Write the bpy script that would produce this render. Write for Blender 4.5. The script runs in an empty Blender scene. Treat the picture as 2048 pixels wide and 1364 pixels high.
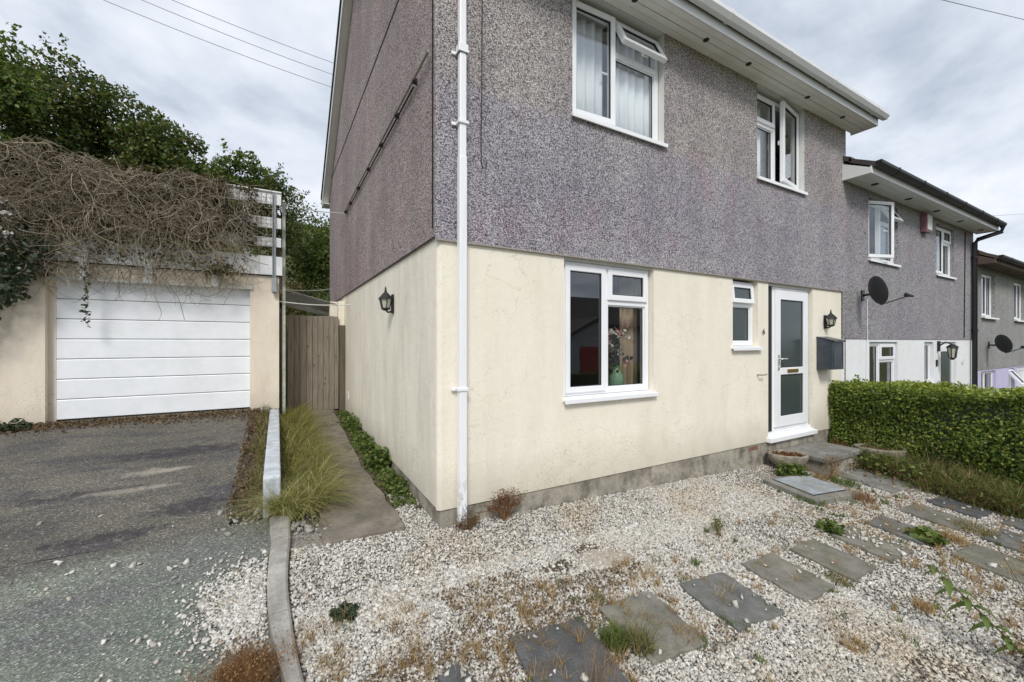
import bpy, math, random
import numpy as np
from mathutils import Vector, Matrix

random.seed(7); rng = np.random.default_rng(11)
scene = bpy.context.scene
COL = scene.collection
R = math.radians

# ------------------------------------------------------------------ camera
cam_d = bpy.data.cameras.new('camera'); cam = bpy.data.objects.new('camera', cam_d); COL.objects.link(cam)
cam.location = (-1.129, -3.211, 1.5); cam.rotation_euler = (R(90), 0, R(-29.6))
cam_d.sensor_width = 36; cam_d.lens = 826/2048*36; cam_d.clip_start = .05; cam_d.clip_end = 3000; cam_d.shift_y = .001
scene.camera = cam

# ------------------------------------------------------------------ overcast sky and soft sun
SUN = Vector((-.42, -.75, .82)).normalized()
world = bpy.data.worlds.new('World'); scene.world = world; world.use_nodes = True
nt = world.node_tree; nt.nodes.clear()
def wn(t, **k):
    n = nt.nodes.new(t)
    for a, b in k.items(): setattr(n, a, b)
    return n
out = wn('ShaderNodeOutputWorld'); bg = wn('ShaderNodeBackground'); bg.inputs[1].default_value = .1
sky = wn('ShaderNodeTexSky', sky_type='NISHITA', sun_disc=False)
sky.sun_elevation = math.asin(SUN.z); sky.sun_rotation = math.atan2(SUN.x, SUN.y)
tc = wn('ShaderNodeTexCoord'); sep = wn('ShaderNodeSeparateXYZ'); nt.links.new(tc.outputs['Generated'], sep.inputs[0])
zz = wn('ShaderNodeMath', operation='MAXIMUM'); nt.links.new(sep.outputs[2], zz.inputs[0]); zz.inputs[1].default_value = 0
za = wn('ShaderNodeMath', operation='ADD'); nt.links.new(zz.outputs[0], za.inputs[0]); za.inputs[1].default_value = .32
dv = []
for i in (0, 1):
    m = wn('ShaderNodeMath', operation='DIVIDE'); nt.links.new(sep.outputs[i], m.inputs[0]); nt.links.new(za.outputs[0], m.inputs[1]); dv.append(m)
cmb = wn('ShaderNodeCombineXYZ'); nt.links.new(dv[0].outputs[0], cmb.inputs[0]); nt.links.new(dv[1].outputs[0], cmb.inputs[1])
nz = wn('ShaderNodeTexNoise'); nz.inputs['Scale'].default_value = 1.9; nz.inputs['Detail'].default_value = 7; nz.inputs['Roughness'].default_value = .55
nz.inputs['Distortion'].default_value = .2
nt.links.new(cmb.outputs[0], nz.inputs['Vector'])
rp = wn('ShaderNodeValToRGB'); nt.links.new(nz.outputs['Fac'], rp.inputs[0])
rp.color_ramp.elements[0].position = .36; rp.color_ramp.elements[0].color = (.47, .53, .63, 1)
rp.color_ramp.elements[1].position = .64; rp.color_ramp.elements[1].color = (.96, .98, 1.02, 1)
e = rp.color_ramp.elements.new(.49); e.color = (.72, .775, .86, 1)
sc = wn('ShaderNodeVectorMath', operation='SCALE'); nt.links.new(rp.outputs[0], sc.inputs[0]); sc.inputs['Scale'].default_value = 6.9
mx = wn('ShaderNodeMixRGB'); mx.inputs[0].default_value = .94
nt.links.new(sky.outputs[0], mx.inputs[1]); nt.links.new(sc.outputs[0], mx.inputs[2])
nt.links.new(mx.outputs[0], bg.inputs[0]); nt.links.new(bg.outputs[0], out.inputs[0])
sd = bpy.data.lights.new('sun', 'SUN'); sd.energy = 1.5; sd.angle = R(16); sd.color = (1, .965, .91)
so = bpy.data.objects.new('sun', sd); COL.objects.link(so); so.location = SUN*40
so.rotation_euler = SUN.to_track_quat('Z', 'Y').to_euler()
vs = scene.view_settings; vs.view_transform = 'Standard'; vs.look = 'None'; vs.exposure = .66; vs.gamma = 1; vs.use_curve_mapping = False

# ------------------------------------------------------------------ materials
class NT:
    def __init__(s, name):
        s.m = bpy.data.materials.new(name); s.m.use_nodes = True; s.t = s.m.node_tree; s.t.nodes.clear()
        s.o = s.t.nodes.new('ShaderNodeOutputMaterial'); s.geo = s.t.nodes.new('ShaderNodeNewGeometry')
        s.p = s.geo.outputs['Position']
    def n(s, t, ins=None, **k):
        q = s.t.nodes.new(t)
        for a, b in k.items(): setattr(q, a, b)
        for a, b in (ins or {}).items(): s.set(q.inputs[a], b)
        return q
    def set(s, i, v):
        if isinstance(v, bpy.types.NodeSocket): s.t.links.new(v, i)
        elif isinstance(v, tuple) and len(v) == 3 and i.type == 'RGBA': i.default_value = (*v, 1)
        else: i.default_value = v
    def scale(s, v): return s.n('ShaderNodeVectorMath', {0: s.p, 1: v}, operation='MULTIPLY').outputs[0]
    def noise(s, sc, det=4, rough=.55, vec=None, dist=0):
        return s.n('ShaderNodeTexNoise', {'Vector': vec or s.p, 'Scale': sc, 'Detail': det, 'Roughness': rough, 'Distortion': dist}).outputs['Fac']
    def vor(s, sc, feat='F1', vec=None): return s.n('ShaderNodeTexVoronoi', {'Vector': vec or s.p, 'Scale': sc}, feature=feat)
    def ramp(s, f, stops, interp='LINEAR'):
        r = s.n('ShaderNodeValToRGB', {0: f}); cr = r.color_ramp; cr.interpolation = interp
        while len(cr.elements) < len(stops): cr.elements.new(.5)
        for el, (p, c) in zip(cr.elements, stops):
            el.position = p; el.color = (*c, 1) if isinstance(c, tuple) else (c, c, c, 1)
        return r.outputs[0]
    def mix(s, f, a, b, mode='MIX'):
        q = s.n('ShaderNodeMixRGB', blend_type=mode); s.set(q.inputs[0], f); s.set(q.inputs[1], a); s.set(q.inputs[2], b); return q.outputs[0]
    def math(s, op, a, b=0., clamp=False):
        q = s.n('ShaderNodeMath', operation=op, use_clamp=clamp); s.set(q.inputs[0], a); s.set(q.inputs[1], b); return q.outputs[0]
    def bump(s, h, st=.5, d=.01, prev=None):
        q = s.n('ShaderNodeBump', {'Height': h, 'Strength': st, 'Distance': d})
        if prev: s.set(q.inputs['Normal'], prev)
        return q.outputs[0]
    def bsdf(s, col, rough=.6, nrm=None, metal=0, spec=.5, **k):
        b = s.n('ShaderNodeBsdfPrincipled', {'Base Color': col, 'Roughness': rough, 'Metallic': metal, 'Specular IOR Level': spec})
        if nrm: s.set(b.inputs['Normal'], nrm)
        for a, v in k.items(): s.set(b.inputs[a], v)
        return b.outputs[0]
    def end(s, sh): s.t.links.new(sh, s.o.inputs[0]); return s.m
    def sepz(s): return s.n('ShaderNodeSeparateXYZ', {0: s.p}).outputs
    def island(s): return s.geo.outputs['Random Per Island']

def plain(name, col, rough=.5, var=.12, sc=6, metal=0, spec=.5, bump=0, bsc=40, dirt=None):
    t = NT(name); f = t.noise(sc, 5)
    c = t.mix(1, col, t.ramp(f, [(.25, 1-var), (.75, 1+var*.4)]), 'MULTIPLY')
    if dirt:
        c = t.mix(t.math('MULTIPLY', t.ramp(t.noise(sc*1.7, 7, .7), [(.45, 0.), (.75, 1.)]), dirt[1]), c, dirt[0])
    n = t.bump(t.noise(bsc, 4), bump, .005) if bump else None
    return t.end(t.bsdf(c, rough, n, metal, spec))

def dash(name, stops, tint_a, tint_b, clean, zs):
    t = NT(name)
    warp = t.n('ShaderNodeVectorMath', {0: t.p, 1: t.n('ShaderNodeVectorMath', {0: t.n('ShaderNodeTexNoise', {'Vector': t.p, 'Scale': 60.}).outputs['Color'], 1: (.012, .012, .012)}, operation='MULTIPLY').outputs[0]}, operation='ADD').outputs[0]
    v = t.vor(128, vec=warp); v2 = t.vor(240, vec=warp)
    r = t.n('ShaderNodeSeparateColor', {0: v.outputs['Color']}).outputs[0]
    r2 = t.n('ShaderNodeSeparateColor', {0: v2.outputs['Color']}).outputs[1]
    f = t.math('ADD', t.math('MULTIPLY', r, .68), t.math('MULTIPLY', r2, .32))
    c = t.ramp(f, stops)
    big = t.noise(.9, 6, .62); fine = t.noise(7, 4)
    c = t.mix(1, c, t.mix(t.ramp(big, [(.36, 0.), (.62, 1.)]), tint_a, tint_b), 'MULTIPLY')
    red = t.ramp(t.noise(1.7, 5, .6, vec=t.scale((1, 1, .6))), [(.56, 0.), (.72, .75)])
    c = t.mix(red, c, t.mix(1, c, (1.08, .86, .90), 'MULTIPLY'))
    # paler, lichen-yellow zones kept dry below the eaves and sills
    z = t.sepz()[2]
    for zt, h in zs:
        d = t.math('SUBTRACT', zt, z)
        wob = t.math('MULTIPLY', t.math('SUBTRACT', t.noise(2.2, 6, .7), .5), h*2.2)
        k = t.n('ShaderNodeMapRange', {0: t.math('ADD', d, wob), 1: 0., 2: h, 3: .75, 4: 0.}).outputs[0]
        c = t.mix(k, c, t.mix(1, c, clean, 'MULTIPLY'))
    streak = t.ramp(t.noise(2.6, 5, .6, vec=t.scale((1, 1, .12))), [(.42, 1.), (.66, .88)])
    c = t.mix(1, c, streak, 'MULTIPLY')
    n = t.bump(v.outputs['Distance'], 1., .012); n = t.bump(fine, .3, .02, n)
    return t.end(t.bsdf(c, .93, n, spec=.15))

M = {}
M['dash'] = dash('pebbledash_mauve', [(.12, (.055, .052, .058)), (.30, (.21, .20, .215)), (.48, (.42, .405, .42)), (.64, (.66, .645, .65)), (.82, (.88, .87, .86))],
                 (1.02, 1.0, 1.03), (.84, .79, .88), (1.10, 1.07, .93), [(4.97, .2), (3.71, .12)])
M['dash_side'] = dash('pebbledash_brown', [(.16, (.055, .047, .046)), (.32, (.205, .178, .174)), (.48, (.39, .345, .335)), (.64, (.60, .545, .53)), (.80, (.82, .77, .75))],
                 (1.05, .98, .98), (.86, .78, .80), (1, 1, 1), [])
M['dash2'] = dash('pebbledash_neighbour', [(.12, (.055, .053, .058)), (.30, (.205, .198, .21)), (.48, (.40, .39, .40)), (.64, (.62, .61, .615)), (.84, (.86, .85, .83))],
                 (1.0, .99, 1.0), (.88, .84, .92), (1.12, 1.11, .96), [(4.15, .4)])
M['dash3'] = dash('pebbledash_grey', [(.12, (.08, .08, .08)), (.30, (.26, .26, .26)), (.48, (.42, .42, .41)), (.64, (.60, .60, .59)), (.84, (.80, .80, .78))],
                 (1.0, 1.0, 1.0), (.88, .89, .88), (1.15, 1.15, 1.0), [(3.4, .8)])

def render_mat(name, col, stain, amt, zlow):
    t = NT(name)
    c = t.mix(t.ramp(t.noise(1.3, 5, .6), [(.35, 0.), (.7, .5)]), col, tuple(v*s for v, s in zip(col, (.93, .92, .86))))
    st = t.ramp(t.noise(3.5, 6, .68, vec=t.scale((1, 1, .22)), dist=.4), [(.44, 0.), (.74, 1.)])
    c = t.mix(t.math('MULTIPLY', st, amt), c, stain)
    # algae flecks, thicker low on the wall
    fl = t.ramp(t.noise(46, 4, .7), [(.55, 0.), (.66, 1.)])
    pat = t.ramp(t.noise(1.5, 5, .65), [(.42, 0.), (.66, 1.)])
    low = t.n('ShaderNodeMapRange', {0: t.sepz()[2], 1: zlow, 2: zlow+1.5, 3: 1., 4: .30}).outputs[0]
    c = t.mix(t.math('MULTIPLY', t.math('MULTIPLY', fl, pat), t.math('MULTIPLY', low, .85)), c, (.24, .24, .18))
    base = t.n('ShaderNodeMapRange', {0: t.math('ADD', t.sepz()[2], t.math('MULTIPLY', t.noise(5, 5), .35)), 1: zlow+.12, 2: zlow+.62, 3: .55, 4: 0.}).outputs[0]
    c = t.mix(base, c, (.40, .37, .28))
    cr = t.vor(3.1, 'DISTANCE_TO_EDGE', vec=t.n('ShaderNodeVectorMath', {0: t.p, 1: t.n('ShaderNodeVectorMath', {0: t.n('ShaderNodeTexNoise', {'Vector': t.p, 'Scale': 5., 'Detail': 5.}).outputs['Color'], 1: (.4, .4, .4)}, operation='MULTIPLY').outputs[0]}, operation='ADD').outputs[0]).outputs['Distance']
    ck = t.math('MULTIPLY', t.ramp(cr, [(0., 1.), (.009, 0.)]), t.ramp(t.noise(1.1, 3), [(.47, 0.), (.58, .55)]))
    c = t.mix(ck, c, (.35, .33, .27))
    h = t.math('ADD', t.math('MULTIPLY', t.noise(38, 5, .6, vec=t.scale((1, 1, .6))), .5), t.noise(9, 3))
    return t.end(t.bsdf(c, .85, t.bump(h, .5, .010), spec=.25))
M['cream'] = render_mat('cream_render', (.89, .83, .715), (.66, .61, .51), .40, .1)
M['cream_side'] = render_mat('cream_render_weathered', (.89, .835, .72), (.58, .54, .44), .58, .1)
M['cream_pink'] = render_mat('garage_render', (.81, .735, .62), (.60, .48, .39), .5, .3)
M['white_render'] = render_mat('white_render', (.84, .85, .87), (.70, .71, .71), .3, -.8)
M['lilac'] = render_mat('lilac_render', (.58, .54, .76), (.48, .45, .60), .3, -2)

def concrete(name, col, moss=None, amt=.5, sc=3):
    t = NT(name)
    c = t.mix(t.ramp(t.noise(sc, 7, .68), [(.32, 0.), (.68, 1.)]), tuple(v*.62 for v in col), tuple(min(1, v*1.2) for v in col))
    c = t.mix(t.math('MULTIPLY', t.ramp(t.noise(60, 3), [(.56, 0.), (.68, 1.)]), .45), c, tuple(v*.4 for v in col))
    if moss: c = t.mix(t.math('MULTIPLY', t.ramp(t.noise(sc*1.6, 6, .7), [(.46, 0.), (.66, 1.)]), amt), c, moss)
    return t.end(t.bsdf(c, .92, t.bump(t.math('ADD', t.noise(70, 4), t.noise(12, 4)), .5, .008), spec=.2))
M['plinth'] = concrete('plinth_concrete', (.40, .365, .305), (.12, .11, .085), .85, 3.4)
M['path'] = concrete('path_concrete', (.235, .205, .172), (.11, .10, .075), .7, 3.0)
M['kerb'] = concrete('kerb_concrete', (.40, .385, .35), (.20, .18, .14), .5, 4)
M['step'] = concrete('step_concrete', (.27, .26, .235), (.10, .10, .075), .6, 4)
M['slab_grey'] = concrete('slab_grey', (.225, .215, .185), (.125, .125, .08), .7, 5)
M['slab_blue'] = concrete('slab_blue', (.18, .18, .172), (.10, .10, .075), .55, 6)
M['slab_dark'] = concrete('slab_dark', (.115, .118, .122), (.075, .07, .055), .5, 5)
M['cover'] = concrete('cover_metal', (.36, .39, .42), (.27, .28, .20), .6, 4)
M['stone_bowl'] = concrete('stone_bowl', (.36, .32, .26), (.13, .12, .085), .6, 12)
M['kerb_paint'] = plain('kerb_painted', (.60, .645, .69), .7, .25, 5, bump=.45, dirt=((.30, .33, .34), .9))

def asphalt(name, a, b, blot, bamt, patch=None, join=None, vs_=105, spots=(), dark=(), ramp_=((.1, .60), (.6, 1.), (.93, 1.5), (.985, 2.8))):
    t = NT(name)
    c = t.mix(t.ramp(t.noise(.9, 6, .65), [(.34, 0.), (.66, 1.)]), a, b)
    c = t.mix(t.math('MULTIPLY', t.ramp(t.noise(1.6, 5, .6, vec=t.scale((.7, 1.6, 1)), dist=.5), [(.48, 0.), (.64, 1.)]), bamt), c, blot)
    if join is not None:
        jf = t.n('ShaderNodeMapRange', {0: t.math('ADD', t.sepz()[1], t.math('MULTIPLY', t.math('SUBTRACT', t.noise(2.6, 6, .7), .5), .6)), 1: join-.26, 2: join+.02, 3: 0., 4: 1.}).outputs[0]
        c = t.mix(jf, c, t.mix(t.noise(1.1, 5), (.105, .100, .088), (.155, .146, .124)))
    v = t.vor(vs_); g = t.n('ShaderNodeSeparateColor', {0: v.outputs['Color']}).outputs[0]
    c = t.mix(1, c, t.ramp(g, list(ramp_)), 'MULTIPLY')
    if patch: c = t.mix(t.ramp(t.noise(2.3, 7, .7, vec=t.scale((.8, 2.6, 1)), dist=.3), [(.625, 0.), (.67, .85)]), c, patch)
    sp = t.sepz()
    for L_, colr, k0 in ((dark, (.040, .036, .046), .75), (spots, (.40, .37, .31), .6)):
        for cx, cy, a_, b_ in L_:
            e_ = t.math('ADD', t.math('POWER', t.math('MULTIPLY', t.math('ABSOLUTE', t.math('SUBTRACT', sp[0], cx)), 1/a_), 2.), t.math('POWER', t.math('MULTIPLY', t.math('ABSOLUTE', t.math('SUBTRACT', sp[1], cy)), 1/b_), 2.))
            f_ = t.ramp(t.math('ADD', e_, t.math('MULTIPLY', t.math('SUBTRACT', t.noise(11, 7, .8), .5), 4.6)), [(.1, k0), (.75, 0.)])
            c = t.mix(f_, c, colr)
    w = t.n('ShaderNodeVectorMath', {0: t.p, 1: t.n('ShaderNodeVectorMath', {0: t.n('ShaderNodeTexNoise', {'Vector': t.p, 'Scale': 3., 'Detail': 5.}).outputs['Color'], 1: (.6, .6, .6)}, operation='MULTIPLY').outputs[0]}, operation='ADD').outputs[0]
    ck = t.math('MULTIPLY', t.ramp(t.vor(.9, 'DISTANCE_TO_EDGE', vec=w).outputs['Distance'], [(0., 1.), (.008, 0.)]), t.ramp(t.noise(.8, 3), [(.5, 0.), (.6, .6)]))
    c = t.mix(ck, c, (.02, .02, .018))
    return t.end(t.bsdf(c, .9, t.bump(t.math('ADD', v.outputs['Distance'], t.noise(200, 2)), .7, .006), spec=.25))
SPOTS = [(-2.24, 2.16, .30, .12), (-2.05, 2.16, .22, .06), (-2.38, 1.72, .34, .08), (-2.12, 1.74, .20, .06)]
DARKS = [(-1.72, 1.16, .42, .20), (-2.6, 1.75, .6, .12), (-2.2, .86, .5, .10), (-2.0, 2.7, .9, .25)]
M['asphalt'] = asphalt('driveway_asphalt', (.112, .106, .090), (.175, .164, .138), (.072, .066, .084), .7, None, None, 125, SPOTS, DARKS)
M['apron'] = asphalt('apron_asphalt', join=.68, a=(.160, .182, .155), b=(.225, .235, .195), blot=(.135, .128, .140), bamt=.6, vs_=125, ramp_=((.1, .62), (.6, 1.), (.93, 1.5), (.985, 2.6)))
def soilmat(name, a, b, c3, sc=5):
    t = NT(name)
    c = t.mix(t.ramp(t.noise(sc, 6, .7), [(.35, 0.), (.65, 1.)]), a, b)
    c = t.mix(t.ramp(t.noise(sc*.35, 5, .6), [(.5, 0.), (.7, .8)]), c, c3)
    return t.end(t.bsdf(c, .97, t.bump(t.noise(45, 5, .7), .9, .02), spec=.1))
M['soil'] = soilmat('soil', (.075, .058, .042), (.16, .125, .09), (.10, .105, .05))
def bedmat():
    t = NT('gravel_bed'); v = t.vor(95); r = t.n('ShaderNodeSeparateColor', {0: v.outputs['Color']}).outputs[0]
    c = t.ramp(r, [(0., (.12, .105, .085)), (.35, (.27, .25, .215)), (.8, (.50, .48, .44)), (1., (.66, .64, .60))])
    c = t.mix(t.ramp(t.noise(2.2, 6, .65), [(.46, 0.), (.66, .8)]), c, (.235, .19, .14))
    return t.end(t.bsdf(c, .95, t.bump(v.outputs['Distance'], 1., .012), spec=.15))
M['bed'] = bedmat()
M['ground'] = soilmat('rough_ground', (.05, .065, .025), (.11, .105, .05), (.14, .11, .06), 2)
M['dust'] = soilmat('bare_sand', (.36, .31, .25), (.52, .46, .385), (.24, .20, .155), 5)

def gravel():
    t = NT('gravel_stone'); i = t.island()
    c = t.ramp(i, [(0., (.16, .152, .138)), (.10, (.34, .325, .295)), (.28, (.49, .47, .425)), (.58, (.62, .60, .55)), (.86, (.72, .705, .66)), (.96, (.82, .81, .785)), (.985, (.40, .30, .20))])
    br = t.ramp(t.noise(1.15, 5, .6), [(.50, 0.), (.68, .75)])
    c = t.mix(br, c, t.mix(1, c, (.86, .75, .60), 'MULTIPLY'))
    c = t.mix(t.math('MULTIPLY', t.noise(90, 3), .35), c, (.40, .36, .30))
    return t.end(t.bsdf(c, .9, spec=.25))
M['gravel'] = gravel()

M['upvc'] = plain('white_upvc', (.89, .90, .92), .32, .05, 3)
def pipemat():
    t = NT('downpipe_upvc'); z = t.sepz()[2]; k = t.n('ShaderNodeMapRange', {0: z, 1: .02, 2: .45, 3: 1., 4: 0.}).outputs[0]
    fl = t.ramp(t.noise(32, 5, .75, vec=t.scale((1, 1, .4))), [(.50, 0.), (.58, .9)])
    c = t.mix(t.math('MULTIPLY', fl, k), (.88, .89, .91), (.10, .09, .08)); c = t.mix(t.ramp(t.noise(5, 6, .7, vec=t.scale((3, 3, .3))), [(.52, 0.), (.8, .35)]), c, (.55, .54, .48))
    return t.end(t.bsdf(c, .35))
M['upvc_pipe'] = pipemat()
M['upvc_old'] = plain('aged_white_upvc', (.72, .725, .69), .45, .1, 4, dirt=((.50, .50, .42), .4))
M['fascia'] = plain('white_fascia', (.76, .77, .77), .4, .06, 3)
M['soffit'] = plain('soffit_board', (.90, .90, .84), .55, .10, 2.5, dirt=((.62, .62, .54), .3))
M['paint_white'] = plain('flaking_white_paint', (.87, .89, .91), .6, .10, 8, bump=.2, dirt=((.52, .54, .51), .4))
M['garage_door'] = plain('garage_door_paint', (.89, .915, .955), .42, .05, 2, dirt=((.66, .70, .68), .4))
M['black_plastic'] = plain('black_plastic', (.010, .010, .011), .55, .1, 5)
M['seal'] = plain('rubber_seal', (.02, .022, .022), .6, .1)
M['lead'] = plain('dark_joint', (.018, .016, .016), .9, .2)
M['grey_metal'] = plain('galvanised_metal', (.40, .43, .44), .45, .2, 12, metal=.6, dirt=((.28, .30, .26), .5))
M['pole_green'] = plain('algae_painted_pole', (.52, .56, .50), .6, .2, 9, dirt=((.22, .26, .16), .7))
M['rod'] = plain('weathered_pipe', (.34, .31, .27), .6, .2, 8)
M['rope'] = plain('washing_line', (.68, .70, .62), .7, .1)
M['cable'] = plain('cable_black', (.02, .02, .022), .6, .1)
M['brass'] = plain('brass', (.42, .27, .07), .35, .1, metal=.9)
M['chrome'] = plain('satin_chrome', (.72, .72, .72), .25, .05, metal=.8)
M['slate_box'] = plain('slate_steel', (.045, .055, .072), .38, .12, 5, dirt=((.10, .115, .13), .6))
M['lamp_glass'] = plain('frosted_lamp_glass', (.50, .50, .42), .35, .1)
M['dish'] = plain('satellite_dish_grey', (.030, .033, .036), .5, .15)
M['pink_alarm'] = plain('faded_red_plastic', (.30, .135, .17), .5, .15)
M['roof'] = plain('roof_tile', (.07, .06, .058), .85, .3, 7, bump=.5)
M['roof_brown'] = plain('roof_tile_brown', (.13, .095, .075), .85, .3, 7, bump=.5)
M['terracotta'] = plain('old_red_brick', (.22, .11, .08), .9, .3, 20, bump=.4)
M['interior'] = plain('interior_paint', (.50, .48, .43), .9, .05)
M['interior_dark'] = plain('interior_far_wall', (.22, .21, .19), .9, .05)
M['curtain'] = plain('tan_curtain', (.50, .38, .27), .9, .1, 15)
M['net'] = plain('white_net_curtain', (.88, .90, .93), .9, .05)
M['vase'] = plain('green_glazed_vase', (.20, .32, .21), .2, .1)
M['pink'] = plain('pink_petal', (.62, .24, .26), .8, .3, 60)
M['petal'] = plain('white_petal', (.75, .72, .68), .8, .2, 60)
M['deadstem'] = plain('dead_flower_stem', (.13, .085, .055), .9, .3, 30)
M['red_door'] = plain('red_garage_door', (.36, .035, .03), .5, .1)
M['white_far'] = plain('far_white_wall', (.42, .43, .44), .9, .1)

def wood(name, a, b):
    t = NT(name); i = t.island()
    v = t.n('ShaderNodeVectorMath', {0: t.scale((1, 1, .06)), 1: t.n('ShaderNodeCombineXYZ', {0: t.math('MULTIPLY', i, 9.)}).outputs[0]}, operation='ADD').outputs[0]
    g = t.noise(42, 5, .6, vec=v, dist=.6)
    c = t.mix(t.ramp(g, [(.3, 0.), (.7, 1.)]), a, b)
    c = t.mix(1, c, t.ramp(i, [(0., .82), (1., 1.14)]), 'MULTIPLY')
    kn = t.vor(4.3, vec=t.scale((1.5, 1, .9))).outputs['Distance']
    c = t.mix(t.ramp(kn, [(.05, .85), (.11, 0.)]), c, (.07, .05, .03))
    c = t.mix(t.ramp(t.noise(2.4, 5), [(.5, 0.), (.75, .4)]), c, (.17, .17, .12))
    return t.end(t.bsdf(c, .85, t.bump(g, .4, .004), spec=.2))
M['gate'] = wood('weathered_gate_wood', (.195, .165, .130), (.34, .295, .24))
M['post'] = wood('dark_gate_post', (.10, .085, .06), (.18, .15, .11))

def leaf(name, stops, tr=.35, rough=.55, spec=.35):
    t = NT(name); c = t.ramp(t.island(), stops)
    d = t.bsdf(c, rough, spec=spec)
    x = t.n('ShaderNodeBsdfTranslucent', {0: t.mix(1, c, (1.25, 1.3, .6), 'MULTIPLY')}).outputs[0]
    return t.end(t.n('ShaderNodeMixShader', {0: tr, 1: d, 2: x}).outputs[0])
def polymat():
    t = NT('plastic_roof_sheet'); c = t.mix(t.ramp(t.noise(6, 5), [(.4, 0.), (.7, .7)]), (.60, .60, .56), (.36, .36, .31))
    return t.end(t.n('ShaderNodeMixShader', {0: .5, 1: t.bsdf(c, .5), 2: t.n('ShaderNodeBsdfTranslucent', {0: c}).outputs[0]}).outputs[0])
M['poly'] = polymat()
M['leaf_tree'] = leaf('tree_leaf', [(0., (.030, .055, .017)), (.45, (.065, .105, .029)), (.78, (.13, .165, .045)), (.93, (.21, .20, .065)), (1., (.22, .14, .06))])
M['leaf_tree2'] = leaf('tree_leaf_bright', [(0., (.045, .080, .020)), (.5, (.095, .15, .035)), (.82, (.17, .215, .052)), (1., (.26, .26, .09))])
M['leaf_scrub'] = leaf('scrub_leaf', [(0., (.07, .06, .03)), (.5, (.15, .125, .06)), (.8, (.24, .19, .09)), (1., (.17, .20, .07))])
M['leaf_hedge'] = leaf('hedge_leaf', [(0., (.07, .115, .022)), (.4, (.125, .19, .032)), (.75, (.195, .265, .044)), (.93, (.29, .34, .06)), (.985, (.40, .43, .09)), (1., (.25, .15, .06))], .34, .45, .4)
M['leaf_hedge_young'] = leaf('hedge_young_leaf', [(0., (.15, .20, .03)), (.5, (.26, .32, .05)), (1., (.40, .43, .09))], .35, .4, .5)
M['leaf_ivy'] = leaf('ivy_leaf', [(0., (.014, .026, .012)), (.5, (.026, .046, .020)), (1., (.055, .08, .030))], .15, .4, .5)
M['leaf_dead'] = leaf('withered_leaf', [(0., (.022, .018, .012)), (.5, (.055, .045, .027)), (.80, (.10, .078, .045)), (.9, (.07, .085, .03)), (1., (.10, .12, .04))], .2, .9, .1)
M['leaf_weed'] = leaf('weed_leaf', [(0., (.055, .095, .022)), (.5, (.10, .155, .035)), (1., (.19, .22, .055))], .3)
M['leaf_brown'] = leaf('litter_leaf', [(0., (.06, .04, .025)), (.5, (.15, .10, .06)), (1., (.27, .20, .12))], .15, .9, .1)
M['grass_g'] = leaf('grass_blade', [(0., (.14, .155, .045)), (.4, (.25, .245, .085)), (.75, (.40, .37, .15)), (1., (.56, .50, .27))], .3, .6, .25)
M['grass_wild'] = leaf('wild_grass_blade', [(0., (.07, .085, .025)), (.4, (.14, .14, .045)), (.75, (.25, .21, .085)), (1., (.40, .33, .17))], .3, .6, .25)
M['grass_dry'] = leaf('dry_grass_blade', [(0., (.20, .12, .055)), (.5, (.36, .235, .11)), (1., (.56, .42, .23))], .25, .7, .2)
M['grass_rust'] = leaf('rust_dry_stem', [(0., (.11, .055, .028)), (.5, (.235, .125, .058)), (1., (.40, .255, .13))], .2, .8, .1)
M['red_weed'] = leaf('red_weed', [(0., (.10, .038, .022)), (.5, (.19, .075, .040)), (1., (.26, .17, .075))], .25, .8, .2)
def vinemat():
    t = NT('dry_vine'); c = t.ramp(t.island(), [(0., (.11, .088, .064)), (.4, (.24, .20, .145)), (.8, (.42, .355, .265)), (1., (.56, .49, .38))])
    return t.end(t.bsdf(c, .9, t.bump(t.noise(120, 3), .4, .003), spec=.15))
M['vine'] = vinemat()
M['bark'] = plain('bark', (.085, .068, .05), .95, .3, 12, bump=.6)

def glassmat(name, ior, tint, rough=0., frost=None):
    t = NT(name)
    io = t.math('ADD', ior, t.math('MULTIPLY', t.geo.outputs['Backfacing'], 1/ior-ior))   # same reflectance on both faces of the thin pane
    fr = t.n('ShaderNodeFresnel', {'IOR': io}).outputs[0]
    gl = t.n('ShaderNodeBsdfGlossy', {'Color': (.95, .97, 1.), 'Roughness': rough}).outputs[0]
    tr = t.n('ShaderNodeBsdfTransparent', {0: tint}).outputs[0]
    if frost:
        bm = t.bump(t.noise(260, 3), .6, .004)
        d = t.n('ShaderNodeBsdfDiffuse', {'Color': frost, 'Normal': bm}).outputs[0]
        tr = t.n('ShaderNodeMixShader', {0: .75, 1: tr, 2: d}).outputs[0]
    return t.end(t.n('ShaderNodeMixShader', {0: fr, 1: tr, 2: gl}).outputs[0])
M['glass'] = glassmat('window_glass', 1.8, (.97, .985, .98))
M['glass_frost'] = glassmat('obscure_glass', 1.5, (.5, .55, .54), .18, (.075, .095, .095))

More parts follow.
